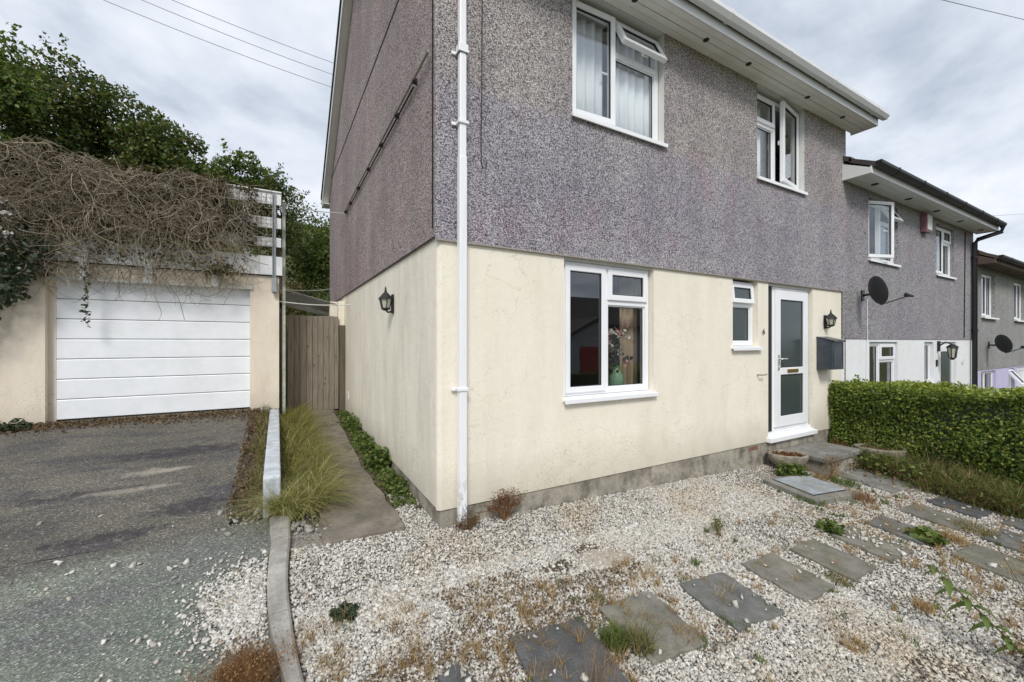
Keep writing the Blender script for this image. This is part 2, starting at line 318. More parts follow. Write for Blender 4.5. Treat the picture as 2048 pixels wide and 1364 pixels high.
# ------------------------------------------------------------------ mesh helpers
WL = {}
def link(me, name, parent, mats, wloc):
    o = bpy.data.objects.new(name, me); COL.objects.link(o)
    for m in (mats if isinstance(mats, (list, tuple)) else [mats]): me.materials.append(M[m])
    pl = Vector((0, 0, 0))
    if parent: o.parent = parent; pl = WL[parent.name]
    WL[o.name] = Vector(wloc); o.location = Vector(wloc)-pl
    return o
def npmesh(name, V, F, mats, parent=None, smooth=False, origin=None):
    V = np.asarray(V, dtype=np.float64); F = np.asarray(F, dtype=np.int32)
    if origin is None: origin = ((V[:, 0].min()+V[:, 0].max())/2, (V[:, 1].min()+V[:, 1].max())/2, V[:, 2].min())
    Vl = (V-np.array(origin)).astype(np.float32)
    me = bpy.data.meshes.new(name); k = F.shape[1]; n = len(F)
    me.vertices.add(len(Vl)); me.vertices.foreach_set('co', Vl.ravel())
    me.loops.add(n*k); me.loops.foreach_set('vertex_index', F.ravel())
    me.polygons.add(n); me.polygons.foreach_set('loop_start', np.arange(0, n*k, k, dtype=np.int32)); me.polygons.foreach_set('loop_total', np.full(n, k, dtype=np.int32))
    if smooth: me.polygons.foreach_set('use_smooth', np.ones(n, dtype=bool))
    me.update(calc_edges=True); me.validate()
    return link(me, name, parent, mats, origin)
class MB:
    def __init__(s): s.v = []; s.f = []; s.mi = []; s.sm = []
    def add(s, vs, fs, T=None, mi=0, smooth=False):
        b = len(s.v)
        for p in vs: s.v.append(tuple(T @ Vector(p)) if T is not None else tuple(p))
        for f in fs: s.f.append(tuple(b+i for i in f)); s.mi.append(mi); s.sm.append(smooth)
        return s
    def box(s, x0, x1, y0, y1, z0, z1, T=None, mi=0):
        vs = [(x, y, z) for x in (x0, x1) for y in (y0, y1) for z in (z0, z1)]
        return s.add(vs, [(0, 1, 3, 2), (4, 6, 7, 5), (0, 4, 5, 1), (2, 3, 7, 6), (0, 2, 6, 4), (1, 5, 7, 3)], T, mi)
    def prism(s, poly, ax, a0, a1, T=None, mi=0):
        def mk(p, a): return (a, p[0], p[1]) if ax == 0 else (p[0], a, p[1]) if ax == 1 else (p[0], p[1], a)
        n = len(poly); vs = [mk(p, a0) for p in poly]+[mk(p, a1) for p in poly]
        return s.add(vs, [tuple(range(n))[::-1], tuple(range(n, 2*n))]+[(i, (i+1) % n, n+(i+1) % n, n+i) for i in range(n)], T, mi)
    def tube(s, pts, r, k=8, T=None, mi=0, cap=True, smooth=True):
        pts = [Vector(p) for p in pts]; n = len(pts); rs = r if isinstance(r, (list, tuple)) else [r]*n; vs = []; fs = []
        for i, p in enumerate(pts):
            t = (pts[min(i+1, n-1)]-pts[max(i-1, 0)]).normalized()
            a = t.cross(Vector((.3, .2, 1)) if abs(t.z) < .9 else Vector((1, .1, 0))).normalized(); b = t.cross(a)
            for j in range(k):
                an = 2*math.pi*j/k; vs.append(p+(a*math.cos(an)+b*math.sin(an))*rs[i])
        for i in range(n-1):
            for j in range(k): fs.append((i*k+j, i*k+(j+1) % k, (i+1)*k+(j+1) % k, (i+1)*k+j))
        s.add(vs, fs, T, mi, smooth)
        if cap: s.add([vs[j] for j in range(k)], [tuple(range(k))[::-1]], T, mi); s.add([vs[(n-1)*k+j] for j in range(k)], [tuple(range(k))], T, mi)
        return s
    def lathe(s, prof, k=24, T=None, mi=0, smooth=True, sx=1, sy=1):
        vs = []; fs = []; n = len(prof)
        for r, z in prof:
            for j in range(k): a = 2*math.pi*j/k; vs.append((r*math.cos(a)*sx, r*math.sin(a)*sy, z))
        for i in range(n-1):
            for j in range(k): fs.append((i*k+j, i*k+(j+1) % k, (i+1)*k+(j+1) % k, (i+1)*k+j))
        return s.add(vs, fs, T, mi, smooth)
    def build(s, name, mats, parent=None, bevel=0, origin=None):
        V = np.array(s.v)
        if origin is None: origin = ((V[:, 0].min()+V[:, 0].max())/2, (V[:, 1].min()+V[:, 1].max())/2, V[:, 2].min())
        ov = Vector(origin); me = bpy.data.meshes.new(name)
        me.from_pydata([tuple(Vector(p)-ov) for p in s.v], [], s.f)
        me.polygons.foreach_set('material_index', s.mi); me.polygons.foreach_set('use_smooth', s.sm); me.update()
        o = link(me, name, parent, mats, origin)
        if bevel:
            b = o.modifiers.new('bevel', 'BEVEL'); b.width = bevel; b.segments = 2; b.limit_method = 'ANGLE'; b.angle_limit = R(40)
        return o
def tag(o, label, cat, group=None):
    o['label'] = label; o['category'] = cat
    if group: o['group'] = group
    return o
def thing(name, loc, label, cat, group=None):
    o = bpy.data.objects.new(name, None); COL.objects.link(o); o.location = loc; o.empty_display_size = .2; WL[o.name] = Vector(loc)
    return tag(o, label, cat, group)
def struct(o): o['kind'] = 'structure'; return o
def stuff(o, label=None, cat=None):
    o['kind'] = 'stuff'
    if label: o['label'] = label
    if cat: o['category'] = cat
    return o
def Rot(ax, ang, piv): return Matrix.Translation(piv) @ Matrix.Rotation(R(ang), 4, ax) @ Matrix.Translation(-Vector(piv))

def leaves(P, size, nrm=None, jitter=1., aspect=1.7, fold=.25, droop=0.):
    """numpy leaf quads (folded rhombus) around points P"""
    n = len(P); d = rng.normal(size=(n, 3)); d[:, 2] -= droop
    if nrm is not None: d = d*jitter+nrm
    d /= np.linalg.norm(d, axis=1, keepdims=True)+1e-9
    u = rng.normal(size=(n, 3)); u -= (u*d).sum(1, keepdims=True)*d; u /= np.linalg.norm(u, axis=1, keepdims=True)+1e-9
    w = np.cross(d, u); L = (size*rng.uniform(.65, 1.25, n))[:, None]; W = L/aspect
    a = P-u*L*.5; b = P+w*W*.5+d*L*fold*.3-u*L*.06; c = P+u*L*.5; e = P-w*W*.5+d*L*fold*.3-u*L*.06
    V = np.stack([a, b, c, e], 1).reshape(-1, 3); F = np.arange(4*n).reshape(n, 4)
    return V, F
def blades(P, H, W, lean, dirs=None, seg=3, curl=.7):
    """grass ribbons: root P, height H, bending over in a random or given direction"""
    n = len(P); H = np.broadcast_to(H, n)*rng.uniform(.6, 1.15, n); W = np.broadcast_to(W, n)
    a = rng.uniform(0, 2*np.pi, n); D = np.stack([np.cos(a), np.sin(a), np.zeros(n)], 1)
    if dirs is not None: D = D*.6+dirs; D /= np.linalg.norm(D, axis=1, keepdims=True)+1e-9
    ln = lean*rng.uniform(.3, 1.4, n); S = np.stack([-D[:, 1], D[:, 0], np.zeros(n)], 1)
    s_a = rng.uniform(-1.3, 1.3, n)[:, None]; S = S*np.cos(s_a)+D*np.sin(s_a)
    vs = []
    for i in range(seg+1):
        t = i/seg; h = H*(t-curl*ln*t**2.2*.45); o = H*ln*t**1.7
        c = P+D*o[:, None]; c[:, 2] += h; w = (W*(1-t*.9))[:, None]*S*.5
        vs += [c-w, c+w]
    V = np.stack(vs, 1).reshape(-1, 3); m = 2*(seg+1); base = (np.arange(n)*m)[:, None]
    F = np.concatenate([base+np.array([[2*i, 2*i+1, 2*i+3, 2*i+2]]) for i in range(seg)], 0)
    return V, F
def merge(*vf):
    Vs, Fs, o = [], [], 0
    for v, f in vf: Vs.append(v); Fs.append(f+o); o += len(v)
    return np.concatenate(Vs), np.concatenate(Fs)

# ------------------------------------------------------------------ terrain
def g(x, y):
    x = np.asarray(x, float); y = np.asarray(y, float)
    return -.036*np.clip(x, -1, 30)+np.where(y < 0, .085*np.maximum(y, -14), .04*np.minimum(y, 9))
def drive_z(x, y):
    y = np.asarray(y, float); return np.where(y > 0, .095*np.minimum(y, 5), .085*y)+0*np.asarray(x, float)
def hill(x, y):
    z = g(x, y)-.07
    t = np.clip((np.asarray(y, float)-9.6)/1.0, 0, 40)
    return z+np.where(t > 0, np.minimum(.62*t, 7+.05*t), 0)+np.where((np.asarray(x) < -5.5), 0, 0)
def sheet(name, xs, ys, fz, mat, noise=0):
    X, Y = np.meshgrid(xs, ys, indexing='ij'); Z = fz(X, Y)
    if noise: Z = Z+rng.normal(0, noise, Z.shape)
    V = np.stack([X, Y, Z], -1).reshape(-1, 3); nx, ny = len(xs), len(ys)
    i = np.arange((nx-1))[:, None]*ny+np.arange(ny-1)[None]; i = i.ravel()
    return npmesh(name, V, np.stack([i, i+ny, i+ny+1, i+1], 1), mat, smooth=True)
gx = np.unique(np.concatenate([np.array([-900, -400, -150, -70]), np.linspace(-40, 40, 81), np.array([70, 150, 400, 900])]))
gy = np.unique(np.concatenate([np.array([-900, -400, -150, -70]), np.linspace(-40, 40, 81), np.array([70, 150, 400, 900])]))
struct(sheet('ground', gx, gy, hill, 'ground'))
struct(sheet('driveway', np.linspace(-9, -1.46, 26), np.linspace(.68, 4.62, 20), lambda x, y: drive_z(x, y)+.004*np.sin(x*3)*np.cos(y*2.3)-.012*np.clip((.95-y)/.27, 0, 1)*(.5+.5*np.sin(x*5.3+np.sin(x*11))), 'asphalt'))
def apron_z(x, y): return drive_z(x, y)-.006+.003*np.sin(x*4+y)
struct(sheet('pavement', np.linspace(-12, -1.12, 30), np.linspace(-9, .70, 40), apron_z, 'apron'))
# soil strip between driveway and kerb wall, and on either side of the path
struct(sheet('soil_strip', np.linspace(-1.5, -1.1, 16), np.linspace(.60, 4.6, 90), lambda x, y: drive_z(x, y)-.004-.10*np.clip((.95-y)/.35, 0, 1)*np.clip(.35+(-1.24-x)*4, 0.05, 1), 'soil', .009))
struct(sheet('soil_border', np.linspace(-1.12, .05, 14), np.linspace(.42, 5.6, 60), lambda x, y: g(x, y)-.012, 'soil', .006))
struct(sheet('gravel_bed', np.linspace(-1.07, 7.6, 90), np.linspace(-6, .44, 72), lambda x, y: g(x, y)-.022, 'bed', .003))

# concrete path beside the house: two bays with an open joint
path = thing('concrete_path', (-.5, 2.5, .1), 'worn brown concrete path running from the gravel to the wooden gate', 'path')
def bay(y0, y1, xl0, xl1, xr0, xr1):
    mb = MB(); n = 12; ys = np.linspace(y0, y1, n); vs = []; 
    for i, y in enumerate(ys):
        t = i/(n-1); j = .012*math.sin(y*13)+.01*math.sin(y*31); z = float(g(-.5, y))+.012
        vs += [(xl0+(xl1-xl0)*t+j, y, z-.08), (xl0+(xl1-xl0)*t+j+.008, y, z), (xr0+(xr1-xr0)*t-j*.7, y, z), (xr0+(xr1-xr0)*t-j*.7+.004, y, z-.08)]
    fs = [(4*i+k, 4*i+k+1, 4*i+k+5, 4*i+k+4) for i in range(n-1) for k in range(3)]+[(3, 2, 1, 0), (4*n-4, 4*n-3, 4*n-2, 4*n-1)]
    mb.add(vs, fs); mb.build('path_bay', 'path', path)
bay(.07, 1.62, -.86, -.80, -.24, -.29); bay(1.64, 5.2, -.82, -.78, -.30, -.22)

# ------------------------------------------------------------------ house builder pieces
def facade(mb, x0, x1, z0, z1, y, rev, ops, mi=0, rmi=0):
    xs = sorted({x0, x1, *[o[0] for o in ops], *[o[1] for o in ops]}); zs = sorted({z0, z1, *[max(z0, o[2]) for o in ops], *[min(z1, o[3]) for o in ops]})
    for a, b in zip(xs, xs[1:]):
        for c, d in zip(zs, zs[1:]):
            if any(o[0] <= a and b <= o[1] and o[2] <= c and d <= o[3] for o in ops): continue
            mb.add([(a, y, c), (b, y, c), (b, y, d), (a, y, d)], [(0, 1, 2, 3)], mi=mi)
    for a, b, c, d in ops:
        c = max(c, z0); d = min(d, z1)
        mb.add([(a, y, c), (a, y+rev, c), (a, y+rev, d), (a, y, d)], [(0, 1, 2, 3)], mi=rmi)
        mb.add([(b, y, c), (b, y+rev, c), (b, y+rev, d), (b, y, d)], [(3, 2, 1, 0)], mi=rmi)
        if d < z1: mb.add([(a, y, d), (b, y, d), (b, y+rev, d), (a, y+rev, d)], [(3, 2, 1, 0)], mi=rmi)
        if c > z0: mb.add([(a, y, c), (b, y, c), (b, y+rev, c), (a, y+rev, c)], [(0, 1, 2, 3)], mi=rmi)

def ring(mb, x0, x1, z0, z1, w, y0, y1, T=None, mi=0):
    mb.box(x0, x0+w, y0, y1, z0, z1, T, mi); mb.box(x1-w, x1, y0, y1, z0, z1, T, mi)
    mb.box(x0+w, x1-w, y0, y1, z0, z0+w, T, mi); mb.box(x0+w, x1-w, y0, y1, z1-w, z1, T, mi)
def window(root, x0, x1, z0, z1, yf, mull=(), trans=(), fixed=(), sashes=(), sill=True, mat='upvc', fw=.055, sillx=.03, yo=0., glass='glass', sillh=.06):
    """yf = front plane of the frame; sashes: (x0,x1,z0,z1,hinge,angle)"""
    mb = MB(); ring(mb, x0, x1, z0, z1, fw, yf, yf+.065)
    for x in mull: mb.box(x-.03, x+.03, yf, yf+.063, z0+fw, z1-fw)
    for a, b, z in trans: mb.box(a, b, yf, yf+.061, z-.03, z+.03)
    w = mb.build('window', mat, root, .004)
    for a, b, c, d in fixed:
        f = MB(); ring(f, a, b, c, d, .014, yf+.016, yf+.035); f.build('glazing_bead', mat, w, .003)
        s = MB(); ring(s, a+.014, b-.014, c+.014, d-.014, .007, yf+.024, yf+.033); s.build('seal', 'seal', w)
        p = MB(); p.box(a+.014, b-.014, yf+.030, yf+.034, c+.014, d-.014); p.build('pane', glass, w)
    for a, b, c, d, hg, ang in sashes:
        T = None
        if hg == 'L': T = Rot('Z', -ang, (a, yf, 0))
        if hg == 'R': T = Rot('Z', ang, (b, yf, 0))
        if hg == 'T': T = Rot('X', -ang, (0, yf, d))
        f = MB(); ring(f, a, b, c, d, .058, yf-.022, yf+.03, T); f.build('sash', mat, w, .006)
        s = MB(); ring(s, a+.058, b-.058, c+.058, d-.058, .007, yf-.008, yf+.012, T); s.build('seal', 'seal', w)
        p = MB(); p.box(a+.058, b-.058, yf+.002, yf+.006, c+.058, d-.058, T); p.build('pane', glass, w)
        if hg:
            h = MB(); zc = (c+d)/2
            if hg == 'T': h.box((a+b)/2-.012, (a+b)/2+.012, yf+.03, yf+.055, c+.015, c+.045, T); h.box((a+b)/2, (a+b)/2+.1, yf+.045, yf+.06, c+.02, c+.04, T)
            else:
                hx = b-.03 if hg == 'L' else a+.03
                h.box(hx-.012, hx+.012, yf+.03, yf+.06, zc-.03, zc+.03, T); h.box(hx-.1 if hg == 'L' else hx, hx if hg == 'L' else hx+.1, yf+.05, yf+.064, zc-.01, zc+.01, T)
            h.build('handle', 'upvc', w, .003)
    if sill:
        s = MB(); s.prism([(yf+.03, z0-.002), (yo-.055, z0-.018), (yo-.055, z0-sillh), (yo-.04, z0-sillh), (yo-.035, z0-.04), (yf+.03, z0-.04)], 0, x0-sillx, x1+sillx)
        s.build('sill', mat, w, .003)
    return w
def quarter_corner(mb, r, z0, z1, xo, yo, mi=0, k=6):
    vs = []
    for i in range(k+1):
        a = math.pi/2*i/k; x = xo+r-r*math.cos(a); y = yo+r-r*math.sin(a); vs += [(x, y, z0), (x, y, z1)]
    mb.add(vs, [(2*i, 2*i+2, 2*i+3, 2*i+1) for i in range(k)], mi=mi, smooth=True)
def gutter(root, x0, x1, yb, zt, mat, w=.115, h=.085, brackets=()):
    mb = MB(); prof = [(yb, zt), (yb-.002, zt-h*.75), (yb-w*.25, zt-h), (yb-w*.7, zt-h), (yb-w, zt-h*.45), (yb-w, zt+.004), (yb-w+.006, zt+.004), (yb-w+.006, zt-h*.4), (yb-w*.68, zt-h+.006), (yb-w*.28, zt-h+.006), (yb-.008, zt-h*.7), (yb-.006, zt)]
    n = len(prof); vs = [(x0, *p) for p in prof]+[(x1, *p) for p in prof]
    mb.add(vs, [(i, n+i, n+(i+1) % n, (i+1) % n) for i in range(n)])
    for x in (x0, x1-.003): mb.prism([p for p in prof[:6]], 0, x, x+.003)
    gt = mb.build('gutter', mat, root)
    for x in brackets:
        b = MB(); q = [(yb, zt+.004), (yb-.004, zt-h*.78-.006), (yb-w*.22, zt-h-.006), (yb-w*.72, zt-h-.006), (yb-w-.006, zt-h*.47), (yb-w-.006, zt+.012), (yb-w+.004, zt+.012), (yb-w-.001, zt-h*.46), (yb-w*.7, zt-h-.001), (yb-w*.24, zt-h-.001)]
        b.prism(q, 0, x-.022, x+.022); b.build('bracket', mat, gt, .002)
    return gt
def roofslabs(root, x0, x1, ye, yr, ze, slope, mat, th=.10):
    """two roof slopes made of stepped tile courses; ridge at yr"""
    back = 2*yr-ye
    for s, nm in ((1, 'roof'), (-1, 'roof')):
        mb = MB(); y0 = ye if s == 1 else back; n = 14; L = abs(yr-ye)/n
        for i in range(n):
            a = y0+s*L*i; b = y0+s*(L*(i+1)+.03); za = ze+slope*L*i; zb = za+slope*(L+.03)
            if i == n-1: b = yr; zb = ze+slope*L*n
            poly = [(a, za+.02), (a, za+th), (b, zb+th-.03), (b, zb)]
            mb.prism(poly if s == 1 else poly[::-1], 0, x0, x1)
        mb.build(nm, mat, root)
    mb = MB(); zr = ze+slope*abs(yr-ye)+th-.05
    mb.prism([(yr-.14, zr-.05), (yr-.09, zr+.05), (yr, zr+.08), (yr+.09, zr+.05), (yr+.14, zr-.05)], 0, x0-.01, x1+.01); mb.build('ridge', mat, root)

# ------------------------------------------------------------------ MAIN HOUSE
H = thing('house', (3.44, 3.9, 0), 'end house with mauve pebbledash above cream render, nearest the camera', 'house')
LZ = 2.335; RB = .125; SOF = 4.97
low_ops = [(1.27, 2.505, .955, LZ-.003), (3.955, 4.52, 1.44, LZ-.003), (4.765, 5.965, .0, LZ-.003)]
mb = MB(); facade(mb, .04, 6.885, RB, LZ, 0, .14, low_ops)
quarter_corner(mb, .04, RB, LZ, 0, 0)
mb.add([(6.885, 0, RB), (6.885, .14, RB), (6.885, .14, LZ), (6.885, 0, LZ)], [(0, 1, 2, 3)])
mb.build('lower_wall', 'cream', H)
mb = MB(); mb.add([(0, .04, RB+.015), (0, 7.74, RB+.10), (0, 7.74, 2.40), (0, .04, LZ+.03)], [(0, 1, 2, 3)]); mb.build('lower_side_wall', 'cream_side', H)
# underside drip of render
up_ops = [(1.36, 2.655, 3.73, SOF), (4.47, 5.69, 3.73, SOF)]
mb = MB(); facade(mb, .02, 7.0, LZ, SOF+.35, -.016, .15, up_ops, 0, 1)
quarter_corner(mb, .035, LZ, SOF+.4, -.016, -.016)
mb.add([(0.0, -.016, LZ), (7, -.016, LZ), (7, .06, LZ), (0.0, .06, LZ)], [(3, 2, 1, 0)], mi=1)
mb.build('upper_wall', ['dash', 'upvc_old'], H)
rt = 5.2+3.88*.63
mb = MB(); mb.add([(-.016, .019, LZ+.02), (-.016, 7.76, 2.40), (-.016, 7.76, 5.16), (-.016, 3.88, rt), (-.016, .019, 5.2)], [(0, 1, 2, 3, 4)])
mb.add([(-.016, .02, LZ+.02), (.06, .02, LZ+.02), (.06, 7.76, 2.40), (-.016, 7.76, 2.40)], [(0, 1, 2, 3)])
mb.add([(-.016, 7.76, 0), (7, 7.76, 0), (7, 7.76, 5.2), (-.016, 7.76, 5.2)], [(0, 1, 2, 3)])
mb.add([(7.0, -.016, 0), (7.0, 7.76, 0), (7.0, 7.76, 5.16), (7.0, 3.88, rt), (7.0, -.016, 5.2)], [(0, 1, 2, 3, 4)])
mb.build('gable_wall', 'dash_side', H)
for z, nm in ((LZ, 0), (0, 1)):
    pass
# thin bead at foot of the dash, mastic joints on the gable
mb = MB(); mb.box(-.024, 6.885, -.026, -.004, LZ-.012, LZ-.001); mb.build('drip_bead', 'rod', H)
mb = MB(); mb.add([(-.022, .0, LZ+.012), (-.022, 7.7, 2.385), (-.022, 7.7, 2.398), (-.022, .0, LZ+.026)], [(0, 1, 2, 3)]); mb.build('drip_bead', 'lead', H)
def hline(y0, y1, z0, z1, hh, nm, mat, x=-.021):
    b = MB(); b.prism([(y0, z0), (y1, z1), (y1, z1+hh), (y0, z0+hh)], 0, x, x+.008); b.build(nm, mat, H)
hline(.25, 7.72, 5.06, 5.36, .026, 'mastic_joint', 'lead')
mb = MB(); mb.box(-.026, -.012, .055, .064, LZ+.1, 5.2); mb.build('corner_bead', 'lead', H)
mb = MB(); mb.box(-.012, -.02+.012, .065, .072, LZ+.1, 5.2)
# plinth
mb = MB(); mb.box(.025, 6.87, .012, .14, -.9, RB); mb.box(.012, .14, .14, 7.7, -.5, RB+.09)
mb.build('plinth', 'plinth', H)
for bx_ in (4.33,): 
    b = MB(); b.box(bx_, bx_+.2, .007, .03, .05, .10); b.build('brick', 'terracotta', H, .004)
# roof, eaves
roofslabs(H, -.14, 7.22, -.40, 3.88, 5.02, .63, 'roof')
SW = .325/4
for i in range(4):
    b = MB(); y0 = -.016-SW*(i+1); b.box(-.14, 7.2, y0+.003, y0+SW-.003, SOF-.004*(i % 2), SOF+.018); b.build('soffit_board', 'soffit', H, .002)
b = MB(); b.box(-.14, 7.2, -.341, -.016, SOF+.02, SOF+.03); b.build('soffit_backing', 'lead', H)
b = MB(); b.box(-.15, 7.21, -.366, -.342, SOF-.022, 5.13); b.build('fascia', 'fascia', H, .004)
b = MB(); b.prism([(-.341, SOF-.018), (-.0, SOF-.018), (0.0, 5.19), (-.341, 5.05)], 0, 7.202, 7.222); b.build('fascia', 'fascia', H, .003)
gutter(H, -.16, 7.30, -.368, 5.125, 'fascia', brackets=[1.0, 2.2, 3.2, 4.4, 5.55, 6.9])
for x in (.9, 2.02, 3.15, 3.98, 5.4, 6.45):
    v = MB(); T = Matrix.Translation((x, -.19, SOF-.006)); v.lathe([(.0, -.004), (.030, -.004), (.034, .0), (.034, .012)], 16, T); v.build('soffit_vent', 'seal', H)
# gable barge boards and rear gutter end
for y0, y1, z0, z1 in ((8.12, 3.88, 5.02-.02, 5.02+.63*4.24-.02), (-.36, 3.88, 5.02, 5.02+.63*4.24-.02)):
    b = MB(); b.prism([(y0, z0-.16), (y1, z1-.16), (y1, z1+.05), (y0, z0+.05)], 0, -.165, -.143); b.build('bargeboard', 'fascia', H, .003)
    b = MB(); b.prism([(y0, z0-.15), (y1, z1-.15), (y1, z1-.13), (y0, z0-.13)], 0, -.142, -.017); b.build('verge_soffit', 'soffit', H)
    b = MB(); b.prism([(y0, z0+.052), (y1, z1+.052), (y1, z1+.13), (y0, z0+.13)], 0, -.19, -.1385); b.build('verge_cap', 'seal', H)
b = MB(); b.box(-.15, 7.2, 8.10, 8.125, 4.86, 5.06); b.build('fascia', 'fascia', H)
b = MB(); b.box(-.15, 7.2, 7.77, 8.099, 4.87, 4.885); b.build('soffit_board', 'soffit', H)
b = MB(); b.box(-.18, 7.2, 8.126, 8.23, 4.97, 5.06); b.build('gutter', 'fascia', H, .01)
# downpipe (square)
b = MB(); px0, px1 = .155, .222
b.box(px0, px1, -.095, -.030, .0, 3.02); dp = b.build('downpipe', 'upvc_pipe', H, .008)
b = MB(); b.box(px0+.004, px1-.004, -.091, -.034, 2.98, 5.0); b.build('downpipe', 'upvc_pipe', H, .008)
for z in (1.10, 3.28, 3.86):
    b = MB(); b.box(px0-.012, px1+.012, -.104, -.016, z, z+.026); b.box(px0-.045, px0-.012, -.034, -.014, z, z+.026); b.build('pipe_clip', 'upvc', dp, .003)
b = MB(); b.box(px0-.007, px1+.007, -.101, -.024, 3.86, 3.93); b.build('pipe_socket', 'upvc', dp, .003)
b = MB(); b.prism([(-.366, 5.05), (-.44, 5.05), (-.10, 4.86), (-.03, 4.86)], 0, px0, px1); b.build('swan_neck', 'upvc', dp, .006)
# cable down the wall with hooked end
b = MB(); pts = [(.385, -.026, 5.0), (.388, -.026, 4.4), (.384, -.026, 3.7), (.378, -.026, 3.2), (.380, -.027, 3.04), (.388, -.03, 2.995), (.405, -.032, 2.982), (.422, -.03, 3.0), (.43, -.028, 3.05)]
b.tube(pts, .0042, 6); b.build('cable', 'cable', H)
# rooms behind the windows
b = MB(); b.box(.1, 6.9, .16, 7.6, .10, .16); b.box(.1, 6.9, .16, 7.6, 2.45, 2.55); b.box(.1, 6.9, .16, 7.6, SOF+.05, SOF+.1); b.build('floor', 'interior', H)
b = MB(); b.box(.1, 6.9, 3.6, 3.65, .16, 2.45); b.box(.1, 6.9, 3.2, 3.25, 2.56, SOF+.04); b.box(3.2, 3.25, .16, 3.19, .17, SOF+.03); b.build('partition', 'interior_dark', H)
# ground-floor window
w0 = window(H, 1.285, 2.495, .965, 2.30, .065, mull=[1.865], trans=[(1.895, 2.44, 1.92)], fixed=[(1.895, 2.44, 1.02, 1.89)],
            sashes=[(1.325, 1.85, .995, 2.265, 0, 0), (1.88, 2.455, 1.94, 2.265, 0, 0)])
b = MB(); b.box(1.275, 2.50, .03, .12, 2.302, 2.333); b.build('head_trim', 'upvc_old', H)
# small window
window(H, 3.965, 4.51, 1.45, 2.30, .065, trans=[(4.02, 4.455, 2.0)], fixed=[(4.02, 4.455, 1.505, 1.97)], sashes=[(3.99, 4.485, 2.015, 2.275, 'T', 5)], glass='glass_frost', sillx=.05)
# upper windows
window(H, 1.37, 2.648, 3.735, 4.93, .065, mull=[1.965], trans=[(1.995, 2.593, 4.56)], fixed=[(1.995, 2.593, 3.79, 4.53)],
       sashes=[(1.40, 1.955, 3.765, 4.90, 'L', 3), (1.975, 2.62, 4.575, 4.90, 'T', 26)])
window(H, 4.48, 5.685, 3.735, 4.93, .065, mull=[5.03], trans=[(4.535, 5.0, 4.52)], fixed=[(4.535, 5.0, 3.79, 4.49)],
       sashes=[(4.51, 5.02, 4.535, 4.90, 0, 0), (5.05, 5.655, 3.765, 4.90, 'R', 9)])
# front door
d = MB(); DX0, DX1, DZ0, DZ1 = 4.965, 5.945, .235, 2.285
ring(d, DX0, DX1, DZ0, DZ1, .065, .055, .125); door = d.build('door', 'upvc', H, .005)
d = MB(); d.box(DX0+.067, DX1-.067, .035, .095, DZ0+.067, DZ1-.067)
d = MB(); a0, a1, c0, c1 = DX0+.045, DX1-.045, DZ0+.05, DZ1-.045
d.box(a0, a0+.13, .030, .10, c0, c1); d.box(a1-.13, a1, .030, .10, c0, c1); d.box(a0+.13, a1-.13, .030, .10, c0, c0+.15); d.box(a0+.13, a1-.13, .030, .10, c1-.13, c1); d.box(a0+.13, a1-.13, .030, .10, 1.03, 1.13)
d.build('door_leaf', 'upvc', door, .006)
for q0, q1 in ((c0+.15, 1.03), (1.13, c1-.13)):
    d = MB(); ring(d, a0+.13, a1-.13, q0, q1, .012, .045, .06); d.build('seal', 'seal', door)
    d = MB(); d.box(a0+.142, a1-.142, .052, .058, q0+.012, q1-.012); d.build('pane', 'glass_frost', door)
d = MB(); d.box(5.31, 5.60, .018, .029, 1.055, 1.105); d.build('letter_plate', 'brass', door, .003)
d = MB(); d.box(a0+.045, a0+.085, .020, .029, 1.10, 1.32); d.tube([(a0+.065, .03, 1.26), (a0+.065, -.02, 1.26), (a0+.09, -.03, 1.26), (a0+.19, -.03, 1.262)], .011, 8); d.tube([(a0+.065, .03, 1.14), (a0+.065, .008, 1.14)], .012, 10); d.build('handle', 'chrome', door)
d = MB(); d.box(4.775, 4.963, .06, .12, DZ0, 2.285); d.build('dark_side_strip', 'seal', H)
d = MB(); d.prism([(.13, .235), (.03, .232), (.028, .19), (-.06, .175), (-.06, .115), (.13, .115)], 0, 4.73, 5.985); d.build('door_sill', 'upvc', H, .005)
d = MB(); d.box(4.77, 5.96, .03, .11, 2.287, 2.333); d.build('head_trim', 'upvc_old', H)
d = MB(); d.box(4.765, 5.965, -.002, .2, -.25, .098); d.build('threshold', 'plinth', H)
# wall stub and vent low on the side wall
d = MB(); d.box(-.018, .0, 4.78, 4.86, .45, .60); d.build('wall_vent', 'upvc_old', H, .004)
d = MB(); d.box(-.25, -.002, 5.45, 5.62, 1.96, 2.28); d.box(-.12, -.002, 5.28, 5.449, 1.80, 2.28); d.build('wall_corbel', 'cream_side', H, .01)
# tap / hook
d = MB(); d.tube([(4.50, .0, 1.06), (4.50, -.06, 1.06), (4.53, -.07, 1.06), (4.60, -.07, 1.065)], .010, 8); d.build('hook', 'rod', H)
# number plaque
d = MB(); d.lathe([(0, -.012), (.038, -.012), (.045, -.005), (.045, 0)], 24, Matrix.Translation((4.635, 0, 1.64)) @ Matrix.Rotation(R(-90), 4, 'X') @ Matrix.Scale(-1, 4, (0, 0, 1)), sx=.85, sy=1.3)
pq = d.build('number_plaque', 'upvc', H)
fc = bpy.data.curves.new('digit', 'FONT'); fc.body = '6'; fc.size = .11; fc.extrude = .002; fc.align_x = 'CENTER'; fc.align_y = 'CENTER'
fo = bpy.data.objects.new('digit_tmp', fc); COL.objects.link(fo); bpy.context.view_layer.update()
me = bpy.data.meshes.new_from_object(fo.evaluated_get(bpy.context.evaluated_depsgraph_get())); COL.objects.unlink(fo); bpy.data.objects.remove(fo)
dg = link(me, 'digit', pq, 'cable', (4.635, -.0155, 1.64)); dg.rotation_euler = (R(90), 0, 0)

